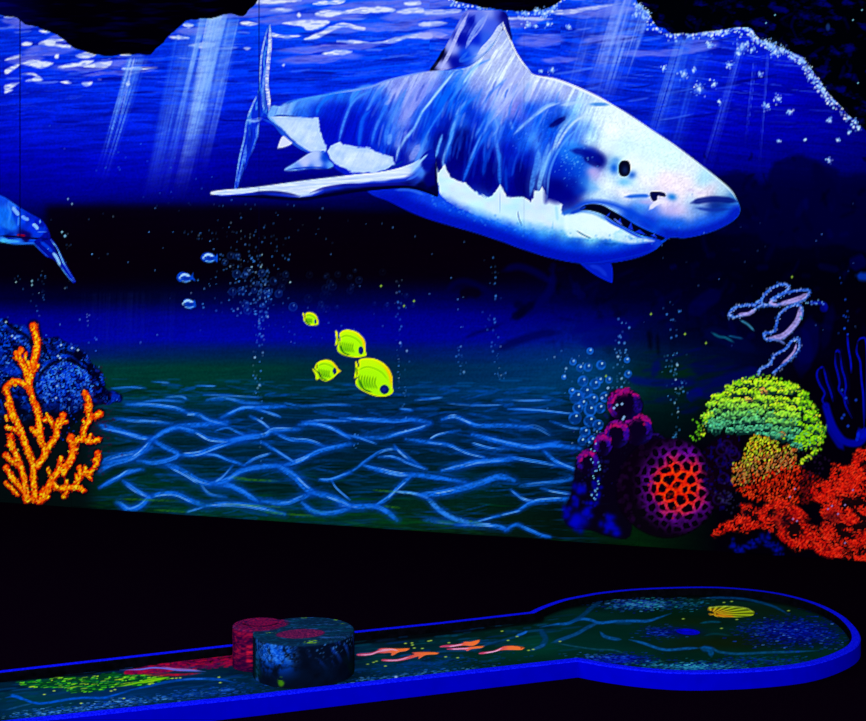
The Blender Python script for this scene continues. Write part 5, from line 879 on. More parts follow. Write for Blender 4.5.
    M['redlow'] = zq((80, 590), (110, 560), (150, 540), (185, 520), (180, 490), (215, 485), (240, 500), (300, 475), (340, 470), (390, 500), (420, 530), (440, 560), (500, 600), (560, 640), (590, 690), (540, 680), (470, 670), (440, 640), (380, 655), (340, 620), (300, 590), (250, 570), (200, 590), (150, 580), (100, 600))
    M['redright'] = zq((634, 280), (600, 290), (590, 320), (570, 350), (540, 345), (515, 335), (510, 370), (490, 400), (460, 410), (440, 430), (450, 470), (480, 490), (470, 520), (490, 550), (470, 560), (460, 600), (520, 620), (560, 640), (600, 690), (634, 700), (760, 720), (800, 300), (700, 270))
    red(M['redlow'], None, 161, 3400); red(M['redright'], None, 171, 8500)
    for p in (zq((295, 490), (320, 472), (350, 478), (390, 500), (430, 540)), zq((305, 500), (310, 540), (340, 580)), zq((185, 520), (200, 490), (230, 490))):
        stroke(S, p, 2.2, (240, 40, 20), .5, 2.6, streak=.6)
    for c0, r in [((705 + 127, 370 + 148), 9), ((785, 520), 8), ((745, 513), 4)]:
        glow(S, c0[0], c0[1], r, r * .8, (20, 4, 20), .55)
    for x, y in [(793, 519), (797, 521), (832, 506), (838, 514), (845, 505), (853, 490), (845, 543), (828, 509), (790, 497), (795, 489)]: dot(S, x, y, .9, (150, 120, 220), .85)
    # blue tufts at the foot
    M['bluetuft'] = [(728, 548), (732, 538), (740, 534), (752, 538), (764, 542), (778, 544), (782, 550), (768, 554), (748, 553), (736, 552)]
    for _ in range(70):
        t = rnd.random(); glow(S, 730 + 52 * t + rnd.gauss(0, 1.5), 545 + 6 * math.sin(t * 8) + rnd.gauss(0, 3), rnd.uniform(1, 3), rnd.uniform(1, 2.4), (0, 10, 170), .5)
    # ---- blue tube coral at the right
    zt = Z(800, 300, 4.242)
    TB = [zt((88, 285), (75, 300), (72, 325), (85, 360), (105, 395), (95, 425), (110, 450)), zt((100, 288), (108, 320), (115, 350), (130, 390), (140, 430)), zt((85, 288), (98, 284)), zt((150, 225), (150, 270), (160, 310), (168, 350), (165, 380), (185, 410), (195, 450), (220, 500)), zt((170, 225), (178, 290), (190, 330), (195, 370), (190, 400), (205, 440)), zt((150, 222), (160, 214), (170, 224)), zt((245, 175), (240, 220), (255, 260), (258, 300), (262, 350), (268, 400), (270, 460), (272, 540)), zt((245, 175), (260, 162), (280, 175), (285, 300), (280, 500)), zt((200, 140), (205, 200), (215, 260), (218, 310))]
    for p in TB: stroke(S, p, .9, (0, 10, 190), .9, 1.6)
    for p in TB[:6]: stroke(S, [(q[0] + 1.5, q[1]) for q in p], 2.2, (0, 0, 110), .3, 3)
    stroke(S, zt((110, 450), (125, 500), (150, 555), (190, 600), (250, 605), (290, 560), (340, 540)), 3.6, (0, 4, 165), .9, 2.4, taper=False); stroke(S, zt((120, 500), (130, 550), (160, 600), (185, 635)), 3.4, (0, 4, 150), .85, 2.4)
    stroke(S, zt((250, 545), (262, 570), (275, 560), (330, 570)), 4.5, (0, 10, 190), .85, 2); stroke(S, zt((250, 560), (240, 600)), 1.6, (0, 30, 210), .8)
    for x, y in [(842, 390), (844, 415), (842, 418), (846, 398), (848, 426), (856, 400)]: dot(S, x, y, 1.3, (20, 60, 200), .8)
    stroke(S, zt((30, 12), (100, 15), (110, 45)), 1.8, (0, 20, 190), .8, 2); dot(S, 824, 308, 4, (0, 4, 130), .8, 2)
    for _ in range(10): dot(S, rnd.uniform(806, 824), 303 + rnd.gauss(0, 1), .7, (90, 150, 250), .9)
    M['tubes'] = TB
    # ---- pale tube sponge outlines
    zr = Z(690, 260, 4.506)
    LO = [[(175, 245), (200, 215), (240, 205), (290, 200), (315, 185), (340, 175), (330, 200), (300, 215), (270, 240), (230, 250), (195, 258)],
          [(320, 190), (345, 145), (390, 115), (430, 110), (445, 125), (420, 150), (370, 175), (390, 195), (350, 205)],
          [(365, 190), (390, 170), (440, 145), (530, 135), (530, 160), (500, 185), (430, 195), (380, 205)],
          [(380, 320), (400, 250), (440, 215), (490, 200), (505, 240), (480, 290), (440, 335), (400, 355), (345, 358), (335, 330)],
          [(310, 512), (320, 490), (360, 470), (380, 430), (430, 400), (460, 365), (490, 358), (490, 400), (460, 440), (410, 480), (375, 508)]]
    for k, p in enumerate(LO):
        q = zr(*p); M['sponge%d' % k] = q
        b, al, d = region(S, q, 1.5); S.put(b, al * .9, (0, 0, 44))
        c = smooth_pts(q, k != 4, 5)
        stroke(S, list(c) + ([c[0]] if k != 4 else []), 1.3, (40, 90, 215), .8, 1.2, curve=False, taper=False)
        for v in c:
            for j in range(3): dot(S, v[0] + rnd.gauss(0, 1), v[1] + rnd.gauss(0, 1), rnd.uniform(.4, 1), rnd.choice([(90, 150, 235), (140, 170, 245), (30, 90, 210)]), .6)
    for p, w in [(((215, 245), (260, 242), (295, 225)), 1.8), (((400, 200), (440, 190), (500, 170), (530, 152)), 2.4), (((495, 210), (490, 260), (455, 310), (410, 345), (350, 352)), 2.8), (((370, 180), (365, 195), (400, 205)), 1.4), (((410, 470), (440, 445), (470, 410), (480, 375)), 1.2)]:
        stroke(S, zr(*p), w, (176, 160, 236), .85, 1.4, streak=.2)
    for p, w, c in [(((225, 270), (260, 290), (290, 320)), 1, (50, 130, 170)), (((95, 325), (130, 345), (160, 350), (200, 372)), 1.2, (10, 90, 120)), (((170, 340), (240, 355)), .8, (10, 80, 130)), (((360, 355), (400, 362), (430, 380)), 1.1, (90, 120, 210)), (((495, 250), (505, 270)), 1, (60, 150, 190))]:
        stroke(S, zr(*p), w, c, .8, 1.2)

zl = Z(345, 630, 4.33)
LANE_FISH = [zl((50, 108), (60, 102), (110, 98), (140, 88), (150, 80), (180, 78), (230, 80), (278, 79), (265, 90), (235, 95), (215, 106), (200, 110), (198, 98), (170, 100), (140, 100), (110, 108), (70, 112)),
             zl((160, 133), (165, 126), (220, 126), (270, 114), (300, 104), (290, 98), (320, 95), (370, 95), (405, 98), (395, 105), (350, 108), (320, 124), (318, 114), (280, 124), (240, 133), (190, 136)),
             zl((412, 74), (425, 66), (480, 62), (510, 56), (518, 50), (545, 50), (582, 42), (578, 55), (560, 66), (545, 68), (510, 67), (460, 73)),
             zl((445, 84), (455, 79), (520, 76), (545, 72), (600, 69), (590, 77), (550, 82), (530, 90), (515, 85)),
             zl((580, 103), (590, 96), (640, 90), (665, 80), (690, 70), (730, 68), (770, 74), (775, 80), (760, 86), (720, 86), (680, 87), (640, 95), (605, 103))]
z5 = Z(700, 580, 5.217)
SHELL = z5((40, 148), (50, 140), (80, 138), (130, 134), (190, 138), (240, 146), (275, 160), (284, 172), (270, 186), (220, 193), (160, 195), (110, 193), (80, 190), (72, 184), (50, 182), (48, 174), (72, 174), (64, 162), (42, 158))
def paint_lane():
    G = Sheet(-60, 890, 584, 724, 1.0, .5)
    X, Y = G.X, G.Y; full = (slice(0, G.H), slice(0, G.W)); rnd = random.Random(77)
    zL = Z(0, 650, 6.66); zM = Z(120, 640, 6.186); z4 = Z(540, 580, 5.41)
    n = noise(X, Y, 40, 7, 201, 3)
    t = ss(330, 520, X)
    G.C[:] = np.stack([.005 + 0 * n, .07 + .09 * n + .02 * t, .10 + .20 * n * (1 - .55 * t) - .03 * t], -1)
    S_ = lambda *a, **k: stroke(G, *a, **k)
    # black shore along the far border
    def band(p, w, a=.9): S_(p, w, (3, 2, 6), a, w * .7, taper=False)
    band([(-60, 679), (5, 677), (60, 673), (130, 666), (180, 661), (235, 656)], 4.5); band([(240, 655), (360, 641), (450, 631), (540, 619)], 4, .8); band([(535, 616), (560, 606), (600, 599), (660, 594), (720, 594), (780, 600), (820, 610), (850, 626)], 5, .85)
    # streaks
    for _ in range(420):
        x = rnd.uniform(-40, 560); yb = 672 - .112 * (x - 5); y = yb + rnd.uniform(6, 44); L = rnd.uniform(6, 26)
        c = rnd.choice([(0, 60, 130), (0, 40, 120), (0, 70, 90), (0, 16, 50), (0, 10, 40), (10, 80, 170)])
        S_([(x, y), (x + L / 2, y - L * .06 + rnd.gauss(0, .4)), (x + L, y - L * .11)], rnd.uniform(.4, 1.2), c, rnd.uniform(.15, .5), soft=1.1)
    for x, y, rx, ry, c, a in [(380, 660, 20, 8, (0, 60, 50), .6), (400, 668, 60, 5, (0, 50, 100), .6), (500, 655, 40, 7, (0, 50, 40), .5), (540, 645, 30, 10, (0, 64, 44), .7), (600, 645, 50, 12, (0, 44, 40), .6), (600, 620, 40, 8, (0, 44, 40), .5), (670, 615, 40, 8, (0, 30, 14), .6), (720, 643, 55, 8, (16, 26, 6), .75), (690, 622, 30, 5, (14, 30, 8), .6), (765, 612, 24, 8, (14, 26, 12), .6), (760, 655, 60, 6, (0, 40, 24), .5), (40, 700, 40, 8, (0, 60, 60), .5), (30, 712, 30, 6, (0, 50, 80), .5), (180, 690, 60, 8, (0, 36, 90), .6), (100, 695, 40, 6, (0, 40, 100), .5), (640, 633, 50, 5, (0, 40, 30), .5)]:
        glow(G, x, y, rx, ry, c, a)
    # net of light
    B = (0, 96, 215); B2 = (10, 70, 150)
    for p, w, c, a in [(zL((36, 318), (90, 310), (150, 325), (220, 350), (290, 355), (400, 338), (500, 322), (600, 318), (690, 318), (800, 290), (866, 275)), 1.1, (0, 80, 215), .8), (zL((70, 300), (110, 310), (160, 330)), 1.6, (0, 90, 225), .6), (zL((40, 400), (130, 375), (220, 355)), .7, (20, 80, 130), .6), (zM((0, 325), (150, 290), (280, 262), (400, 245), (520, 240), (620, 245), (720, 265)), 1.2, (0, 70, 190), .75), (zM((380, 245), (450, 240), (540, 242)), .6, (40, 120, 240), .7), (zM((620, 320), (660, 305), (710, 305)), .9, (30, 100, 210), .7),
                       (z4((0, 255), (80, 240), (150, 235), (210, 212), (270, 215), (320, 232), (400, 225), (500, 222), (580, 222), (640, 205), (710, 180)), 1.3, (10, 100, 200), .85), (z4((150, 235), (220, 200), (280, 150), (330, 110), (350, 80)), 1.6, (0, 60, 110), .7), (z4((320, 232), (260, 255), (200, 290), (120, 320), (60, 340)), 1.6, (10, 80, 150), .75), (z4((0, 270), (30, 320), (0, 370)), 2.4, (0, 60, 120), .6), (z4((325, 280), (350, 305), (400, 318), (440, 322)), 1.4, (10, 90, 170), .8), (z4((480, 322), (560, 342), (640, 370), (700, 378), (800, 370), (866, 368)), 1.2, (10, 95, 180), .85), (z4((80, 340), (180, 358), (300, 375), (400, 380), (480, 408)), .7, (20, 90, 110), .6), (z4((400, 232), (500, 235)), 1.2, (0, 60, 90), .6),
                       (z5((0, 350), (60, 355), (100, 375), (200, 385), (350, 378), (480, 375), (620, 368)), 1.1, (10, 90, 150), .75), (z5((0, 355), (50, 365), (60, 400)), 2.6, (0, 90, 170), .7), (z5((0, 95), (100, 92), (220, 98), (320, 118), (400, 145), (470, 185)), 1.0, (0, 80, 150), .7), (z5((0, 225), (60, 218), (110, 220)), .9, (0, 90, 120), .7), (z5((0, 120), (20, 112)), 1, (20, 120, 170), .8), (z5((20, 290), (80, 280), (160, 290)), .8, (0, 70, 70), .5), (zl((320, 105), (400, 95), (460, 90), (560, 86), (620, 60), (700, 40), (760, 22), (790, 5)), 1., (10, 80, 150), .5), (zl((740, 25), (770, 15), (790, 5)), 1.2, (20, 110, 230), .8), (zl((800, 90), (850, 70), (866, 60)), 1.4, (20, 90, 170), .6), (zl((230, 150), (300, 142), (380, 145), (460, 130)), 1.6, (0, 60, 150), .5)]:
        S_(p, w * 1.5, (0, 40, 110), a * .5, soft=1.6); S_(p, w, c, a, soft=1.1, streak=.35)
    # speckle belts of blue coral
    def speck(cx, cy, sx, sy, n_, cols, rmin=.5, rmax=1.6, slope=0., a=.75):
        for _ in range(int(n_ * 1.6)):
            dx = rnd.gauss(0, sx); x = cx + dx; y = cy + rnd.gauss(0, sy) + slope * dx
            L = rnd.uniform(rmin, rmax) * 1.1
            S_([(x - L, y - slope * -L), (x + L, y + slope * L)], rnd.uniform(.2, .5), rnd.choice(cols), rnd.uniform(.2, .8) * a, soft=.7, curve=False, taper=False)
    bl = [(0, 0, 120), (0, 10, 160), (0, 30, 190), (0, 0, 80), (10, 60, 210), (40, 100, 225)]
    tl = [(0, 60, 130), (0, 90, 120), (20, 130, 170), (0, 40, 90), (60, 160, 190)]
    glow(G, 796, 632, 32, 10, (0, 4, 120), .75); glow(G, 640, 604, 30, 4.5, (0, 12, 90), .7); glow(G, 664, 632, 16, 4, (0, 4, 110), .7); glow(G, 618, 660, 24, 3.5, (0, 0, 120), .7); glow(G, 700, 667, 34, 3, (0, 30, 110), .6)
    speck(640, 604, 22, 3.6, 420, bl + tl); speck(640, 604, 16, 2.5, 60, [(80, 150, 235), (40, 170, 170)], .6, 2, a=1)
    speck(662, 632, 12, 3.4, 130, bl); speck(690, 604, 12, 3, 60, tl)
    speck(795, 632, 24, 7, 900, bl[:4] + [(0, 20, 170)]); speck(795, 634, 22, 8, 110, [(20, 70, 220), (70, 130, 235), (0, 50, 210)], .5, 1.4, a=1); speck(762, 628, 14, 4, 120, bl); speck(830, 641, 8, 4, 60, bl)
    speck(618, 659.5, 16, 2.8, 420, bl[:5]); speck(600, 657, 14, 2, 30, [(50, 120, 230)]); speck(700, 666, 26, 2.6, 420, tl + bl[:3]); speck(690, 667, 16, 2, 90, [(20, 120, 150), (60, 180, 210)], a=1); speck(760, 661, 24, 2.6, 260, tl[:2] + bl[1:3] + [(0, 60, 50)]); speck(655, 664, 12, 2, 60, tl)
    speck(120, 703, 46, 2.2, 300, [(0, 60, 190), (40, 120, 230), (90, 160, 235), (0, 40, 130)], slope=-.11); speck(60, 712, 30, 2, 120, [(0, 60, 190), (40, 120, 230), (80, 160, 220)], slope=-.08); speck(90, 712, 60, 2, 200, [(0, 30, 120), (0, 50, 160)], slope=-.1); speck(215, 692, 30, 3.5, 240, [(0, 30, 120), (0, 50, 150), (20, 80, 190)], slope=-.1)
    speck(400, 676, 40, 1.6, 160, [(30, 110, 220), (0, 60, 160), (90, 160, 220)], slope=-.11); speck(430, 666, 46, 4, 200, [(0, 40, 120), (0, 60, 150)], slope=-.1)
    dot(G, 396, 677, 1.6, (170, 200, 250), .8, 1, 1.)
    # green coral painted on the turf
    gp = zL((105, 215), (160, 205), (260, 200), (330, 190), (400, 182), (450, 175), (540, 180), (620, 175), (680, 160), (760, 150), (866, 165), (960, 160), (1130, 190), (1000, 230), (900, 240), (800, 240), (700, 262), (640, 275), (560, 285), (480, 285), (440, 270), (420, 255), (340, 252), (220, 250), (160, 238))
    b, al, d = region(G, gp, 2, rough=1, rs=6); S0 = G.X[b]; S1 = G.Y[b]
    G.put(b, al * .7, (0, 60, 20))
    w = np.array(smooth_pts(gp, True, 4))
    for _ in range(760):
        x = rnd.uniform(14, 172); y = rnd.uniform(672, 694)
        if not inside(np.array([[x]]), np.array([[y]]), w)[0, 0]: continue
        L = rnd.uniform(.8, 4)
        S_([(x - L, y + L * .1), (x + L, y - L * .15)], rnd.uniform(.3, .6), rnd.choice([(60, 190, 20), (20, 130, 20), (110, 220, 30), (0, 90, 20), (0, 100, 60), (160, 210, 30), (10, 60, 20)]), rnd.uniform(.4, 1), soft=.8, curve=False)
    for p in [zM((-20, 290), (60, 275), (120, 262), (180, 245), (240, 238), (305, 230)), zM((120, 268), (200, 252), (290, 236))]: S_(p, .8, (120, 200, 10), .85, soft=1)
    for q in [zL(*[(295, 296), (360, 272), (540, 355), (765, 264), (740, 273), (825, 322)]), zM(*[(325, 237), (348, 236), (372, 234), (612, 230), (620, 264), (183, 274)]), zl(*[(98, 148), (124, 140), (136, 135), (175, 156), (262, 58), (290, 56), (292, 65), (362, 48), (372, 46), (335, 80), (300, 78), (436, 116), (488, 120), (450, 55), (706, 45), (795, 88), (815, 84), (680, 5), (745, 28)]), z4(*[(108, 332), (775, 210)]), z5(*[(165, 112), (125, 117), (192, 206), (112, 252), (462, 160)])]:
        for x, y in q: dot(G, x, y, 1.3, (170, 210, 70), .9, .8, .55)
    # crimson patch by the block
    for _ in range(900):
        t = rnd.random(); x = 126 + 112 * t; c = 672.5 - 14 * t; y = c + rnd.uniform(-1, 1) * (1 + 6.5 * t ** .6)
        S_([(x - 1.5, y), (x + 1.5, y - .2)], rnd.uniform(.4, .9), rnd.choice([(130, 0, 60), (160, 4, 50), (100, 0, 70), (190, 10, 40), (60, 0, 50)]), rnd.uniform(.25, .6), soft=1, curve=False, taper=False)
    for p in [zM((120, 210), (220, 218), (320, 218), (420, 212), (500, 205)), zM((200, 205), (300, 212), (400, 215))]: S_(p, 1, (190, 10, 40), .7, soft=1.2, streak=.4)
    S_(zM((0, 185), (120, 182), (200, 172), (270, 175), (350, 186), (440, 190), (530, 195)), .7, (90, 110, 235), .9, soft=1); S_(zM((260, 165), (340, 178), (420, 182), (500, 190)), .6, (150, 110, 190), .8, soft=1)
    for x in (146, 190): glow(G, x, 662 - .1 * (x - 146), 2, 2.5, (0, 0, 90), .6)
    # fish
    for k, p in enumerate(LANE_FISH):
        b, al, d = region(G, p, .8); XX, YY = G.X[b], G.Y[b]
        x0 = min(q[0] for q in p); x1 = max(q[0] for q in p); t = (XX - x0) / (x1 - x0)
        G.put(b, al, np.stack([.78 + .2 * ss(.3, .8, t) + 0 * t, .25 + .20 * ss(.3, .8, t), .42 - .22 * ss(.2, .9, t)], -1))
    for p in [zl((55, 108), (110, 105), (150, 92), (200, 88)), zl((170, 132), (230, 130), (280, 116)), zl((450, 72), (510, 62)), zl((460, 83), (540, 79)), zl((600, 100), (650, 92), (680, 78)), zl((150, 86), (200, 84), (230, 90))]: S_(p, .6, (235, 180, 225), .8, soft=.9)
    dot(G, *zl((764, 77))[0], 1, (120, 30, 20), .8, .8, .6); S_(zl((700, 78), (750, 78)), .9, (245, 120, 50), .8, soft=1, curve=False)
    # shell
    b, al, d = region(G, SHELL, .9); XX, YY = G.X[b], G.Y[b]; cx, cy = z5((60, 178))[0]
    an = np.arctan2((YY - cy) * 3.2, XX - cx); rr = np.hypot((YY - cy) * 3.2, XX - cx)
    rib = .5 + .5 * np.sin(an * 22)
    t = ss(30, 4, rr)
    col = np.stack([.62 + .3 * t + .1 * rib, .72 + .12 * rib - .12 * t, .10 + 0 * rr], -1) * (.55 + .45 * rib)[..., None]
    G.put(b, al, np.clip(col, 0, 1)); S_(z5((80, 182), (130, 188), (180, 190)), .8, (240, 140, 20), .8, soft=1)
    S_(z5((44, 152), (60, 142), (130, 137), (200, 141), (250, 150), (280, 170)), .5, (190, 230, 90), .7, soft=.8)
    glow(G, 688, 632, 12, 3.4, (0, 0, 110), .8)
    G.C[:] = crisp(G.C, .8)
    return G

def block_paint(V, c0, c1, c2, H):
    """object-space paint of the block"""
    x, y, z = V[:, 0] - c0[0], V[:, 1] - c0[1], V[:, 2]
    top = z > H - .006
    a = np.arctan2(V[:, 1] - c1[1], V[:, 0] - c1[0]) * .25
    u = np.where(top, x, a); v = np.where(top, y, z)
    k = 1.0
    n1 = noise(u, v, .05, .05, 301, 4); n2 = noise(u, v, .012, .012, 303, 3); n3 = noise(u, v, .11, .11, 305, 2)
    C = np.stack([.01 + 0 * x, .02 + .05 * n1, .07 + .12 * n1], -1)
    def put(al, col): 
        al = np.clip(al, 0, 1)[:, None]; C[:] = C * (1 - al) + np.array(col) / 255. * al
    put(top * .85, (6, 34, 62)); put(top * ss(.5, .75, n2) * .5, (10, 70, 120)); put(top * ss(.5, .7, noise(u, v, .1, .02, 311, 3)) * .5, (0, 60, 80)); put(top * ss(.62, .8, noise(u, v, .06, .015, 313, 3)) * .7, (40, 90, 180))
    # blue brushing on the flank
    side = ~top
    zz = (z - .04) / (H - .04); ang = np.degrees(np.arctan2(V[:, 1] - c1[1], V[:, 0] - c1[0]))   # -90 faces the camera
    L = ss(-150, -128, ang) * ss(-82, -108, ang)
    put(side * L * ss(.42, .6, n1) * ss(.15, .5, zz) * .9, (0, 50, 160)); put(side * L * ss(.5, .68, n2) * ss(.4, .65, zz) * .85, (30, 110, 225))
    put(side * ss(-153, -148, ang) * ss(-138, -146, ang) * ss(.4, .6, n2) * .8, (20, 80, 170))
    R_ = ss(-85, -60, ang) * ss(15, -10, ang)
    put(side * R_ * ss(.52, .7, noise(u + v * .6, v, .018, .05, 315, 3)) * ss(.3, .8, zz) * .85, (10, 50, 150)); put(side * R_ * ss(.64, .74, n2) * ss(.55, .9, zz) * .9, (60, 130, 220))
    put(side * ss(.5, .7, n2) * ss(.9, 1., zz) * .6, (20, 60, 140)); put(side * ss(.6, .8, n3) * (1 - zz) * .6, (0, 40, 20))
    n4 = noise(u, v, .006, .006, 321, 2)
    put(side * L * ss(.45, .6, noise(u, v, .02, .02, 323, 3)) * ss(.35, .6, zz) * .7, (0, 70, 200)); put(side * L * ss(.5, .7, n4) * ss(.45, .7, zz) * .6, (60, 140, 240))
    # crimson end
    dl = np.hypot(V[:, 0] - c2[0], V[:, 1] - c2[1])
    lob = ss(.17, .13, dl + .03 * (n1 - .5)) if True else 0
    crim = np.maximum(lob * (ang > 90), lob * (V[:, 0] < c2[0] + .085))
    put(crim * side * .9, (24, 0, 40)); put(crim * side * ss(.3, .6, n2) * (.45 + .5 * zz), (104, 4, 54)); put(crim * side * ss(.5, .75, n4) * (.3 + .6 * zz), (190, 10, 50)); put(crim * side * ss(.52, .72, n2) * ss(-100, -170, -np.abs(ang)) * .9, (200, 20, 50)); put(crim * side * ss(.45, .65, n3) * .4, (40, 0, 50))
    tl = ss(.16, .12, np.hypot(V[:, 0] - c2[0] - .01, V[:, 1] - c2[1]) + .03 * (n1 - .5)) * top
    put(tl * .85, (44, 4, 54)); put(tl * ss(.4, .7, n4) * .75, (165, 12, 60)); 
    dd = np.hypot((V[:, 0] - c2[0] - .015) / .085, (V[:, 1] - c2[1] - .01) / .06); put(top * ss(1.0, .85, dd) * ss(.3, .6, n2) * .7, (100, 6, 56)); put(top * np.exp(-((dd - 1) / .1) ** 2) * (V[:, 1] < c2[1] + .01) * .8, (16, 0, 16))
    # second crimson oval on top
    e = np.hypot((V[:, 0] - c1[0] - .005 - .2 * (V[:, 1] - c1[1])) / .118, (V[:, 1] - c1[1] + .065) / .085) + .12 * (n1 - .5)
    put(top * ss(1.04, .94, e) * .9, (66, 12, 60)); put(top * ss(1., .9, e) * ss(.4, .7, n4) * .6, (150, 30, 80))
    for px, py, r in [(-.03, .23, .014), (.14, .19, .012), (.18, .12, .012), (.06, -.21, .03), (.07, -.19, .02), (-.17, -.05, .012), (-.14, -.05, .01)]:
        q = np.hypot((V[:, 0] - c1[0] - px) / 1.6, V[:, 1] - c1[1] - py) + .01 * (n2 - .5)
        put((z > H - .03) * ss(r, r * .5, q) * ss(.4, .6, n2) * .85, (120, 180, 20))
    put(side * ss(.03, .015, np.hypot((ang + 108) * .006, (z - .07))) * ss(.4, .6, n2) * .9, (60, 130, 10))
    return np.clip(C, 0, 1)

# ---------------------------------------------------------------- scene helpers
def lin(c):
    c = np.clip(np.asarray(c, float), 0, 1)
    return np.where(c <= .04045, c / 12.92, ((c + .055) / 1.055) ** 2.4)

def link(o, parent=None):
    scene.collection.objects.link(o)
    if parent is not None: o.parent = parent
    return o
def tag(o, label=None, cat=None, group=None, kind=None):
    for k, v in (('label', label), ('category', cat), ('group', group), ('kind', kind)):
        if v: o[k] = v
    return o
def empty(name, loc):
    o = bpy.data.objects.new(name, None); o.location = loc; o.empty_display_size = .1
    return link(o)

def paint_material(name, rough=.85, spec=0.0, bump=0.0):
    """paint whose colour is carried by the mesh"""
    m = bpy.data.materials.new(name); m.use_nodes = True; nt = m.node_tree
    p = nt.nodes['Principled BSDF']; p.inputs['Roughness'].default_value = rough; p.inputs['Specular IOR Level'].default_value = spec
    a = nt.nodes.new('ShaderNodeVertexColor'); a.layer_name = 'paint'
    nt.links.new(a.outputs['Color'], p.inputs['Base Color'])
    return m
def noise_material(name, c0, c1, scale=30., rough=.8, spec=0.0, lo=.35, hi=.65, bump=0., detail=4):
    m = bpy.data.materials.new(name); m.use_nodes = True; nt = m.node_tree
    p = nt.nodes['Principled BSDF']; p.inputs['Roughness'].default_value = rough; p.inputs['Specular IOR Level'].default_value = spec
    tc = nt.nodes.new('ShaderNodeTexCoord'); n = nt.nodes.new('ShaderNodeTexNoise'); n.inputs['Scale'].default_value = scale; n.inputs['Detail'].default_value = detail
    r = nt.nodes.new('ShaderNodeValToRGB'); r.color_ramp.elements[0].position = lo; r.color_ramp.elements[1].position = hi
    r.color_ramp.elements[0].color = tuple(lin(np.array(c0) / 255.)) + (1,); r.color_ramp.elements[1].color = tuple(lin(np.array(c1) / 255.)) + (1,)
    nt.links.new(tc.outputs['Object'], n.inputs['Vector']); nt.links.new(n.outputs['Fac'], r.inputs['Fac']); nt.links.new(r.outputs['Color'], p.inputs['Base Color'])
    if bump:
        b = nt.nodes.new('ShaderNodeBump'); b.inputs['Strength'].default_value = bump; b.inputs['Distance'].default_value = .01
        nt.links.new(n.outputs['Fac'], b.inputs['Height']); nt.links.new(b.outputs['Normal'], p.inputs['Normal'])
    return m

def raw_mesh(name, V, Q, mat, cols=None, parent=None, origin=None, smooth=False, mats=None):
    """V (n,3), Q (m,4) or list of faces; cols per vertex, display colours 0..1"""
    V = np.asarray(V, float)
    if origin is not None: V = V - np.asarray(origin, float)
    me = bpy.data.meshes.new(name)
    if isinstance(Q, np.ndarray):
        me.vertices.add(len(V)); me.vertices.foreach_set('co', V.astype(np.float32).ravel())
        m = len(Q); k = Q.shape[1]
        me.loops.add(m * k); me.loops.foreach_set('vertex_index', Q.astype(np.int32).ravel())
        me.polygons.add(m); me.polygons.foreach_set('loop_start', (np.arange(m) * k).astype(np.int32))
        me.update(calc_edges=True); me.validate()
    else:
        me.from_pydata([tuple(v) for v in V], [], Q); me.update()
    if cols is not None:
        a = me.color_attributes.new('paint', 'FLOAT_COLOR', 'POINT')
        c = np.ones((len(V), 4), np.float32); c[:, :3] = lin(cols)
        a.data.foreach_set('color', c.ravel())
    for mm in (mats or [mat]): me.materials.append(mm)
    if smooth: me.polygons.foreach_set('use_smooth', [True] * len(me.polygons))
    o = bpy.data.objects.new(name, me)
    if origin is not None and parent is None: o.location = origin
    return link(o, parent)

def wall_point(x, y, off=0.):
    """sheet coordinates -> the wall plane, off metres in front of it"""
    k = (x - CX) / F
    A2 = A + N * off
    s = (N @ A2) / (N[0] * k + N[1])
    return np.stack([k * s, s, EYE + (CY - y) / F * s], -1)
def ground_point(x, y, z):
    s = (EYE - z) * F / (y - CY)
    return np.stack([(x - CX) / F * s, s, np.zeros_like(s) + z], -1)

def sheet_mesh(name, S, mask, place, mat, parent=None, gain=1., origin=None, nrm=None, thick=0.):
    """the masked cells of a painted sheet as a mesh; place maps (x, y) to the room; a rim of the given thickness closes it to the back"""
    cell = mask[:-1, :-1] & mask[1:, :-1] & mask[:-1, 1:] & mask[1:, 1:]
    ii, jj = np.nonzero(cell)
    used = np.zeros(mask.shape, bool)
    for a in (0, 1):
        for b in (0, 1): used[ii + a, jj + b] = True
    idx = np.full(mask.shape, -1, np.int64); n = used.sum(); idx[used] = np.arange(n)
    V = place(S.X[used], S.Y[used])
    Q = np.stack([idx[ii + 1, jj], idx[ii + 1, jj + 1], idx[ii, jj + 1], idx[ii, jj]], -1)
    col = np.clip(S.C[used] * gain, 0, 1)
    if thick and nrm is not None:
        c = np.pad(cell, 1); E = []
        for di, dj, a, b in ((-1, 0, (0, 1), (0, 0)), (1, 0, (1, 0), (1, 1)), (0, -1, (0, 0), (1, 0)), (0, 1, (1, 1), (0, 1))):
            m = cell & ~c[1 + di:1 + di + cell.shape[0], 1 + dj:1 + dj + cell.shape[1]]
            i2, j2 = np.nonzero(m)
            E.append(np.stack([idx[i2 + a[0], j2 + a[1]], idx[i2 + b[0], j2 + b[1]]], -1))
        E = np.concatenate(E); vs = np.unique(E); back = {int(v): n + k for k, v in enumerate(vs)}
        V = np.vstack([V, V[vs] - np.asarray(nrm) * thick]); col = np.vstack([col, col[vs]])
        bk = np.zeros(n, np.int64); bk[vs] = n + np.arange(len(vs))
        Q = np.vstack([Q, np.stack([E[:, 0], bk[E[:, 0]], bk[E[:, 1]], E[:, 1]], -1)])
    if origin is None and parent is None:
        origin = (V[:n].min(0) + V[:n].max(0)) / 2
    if parent is not None: origin = np.array(parent.location)
    return raw_mesh(name, V, Q, mat, col, parent, origin)

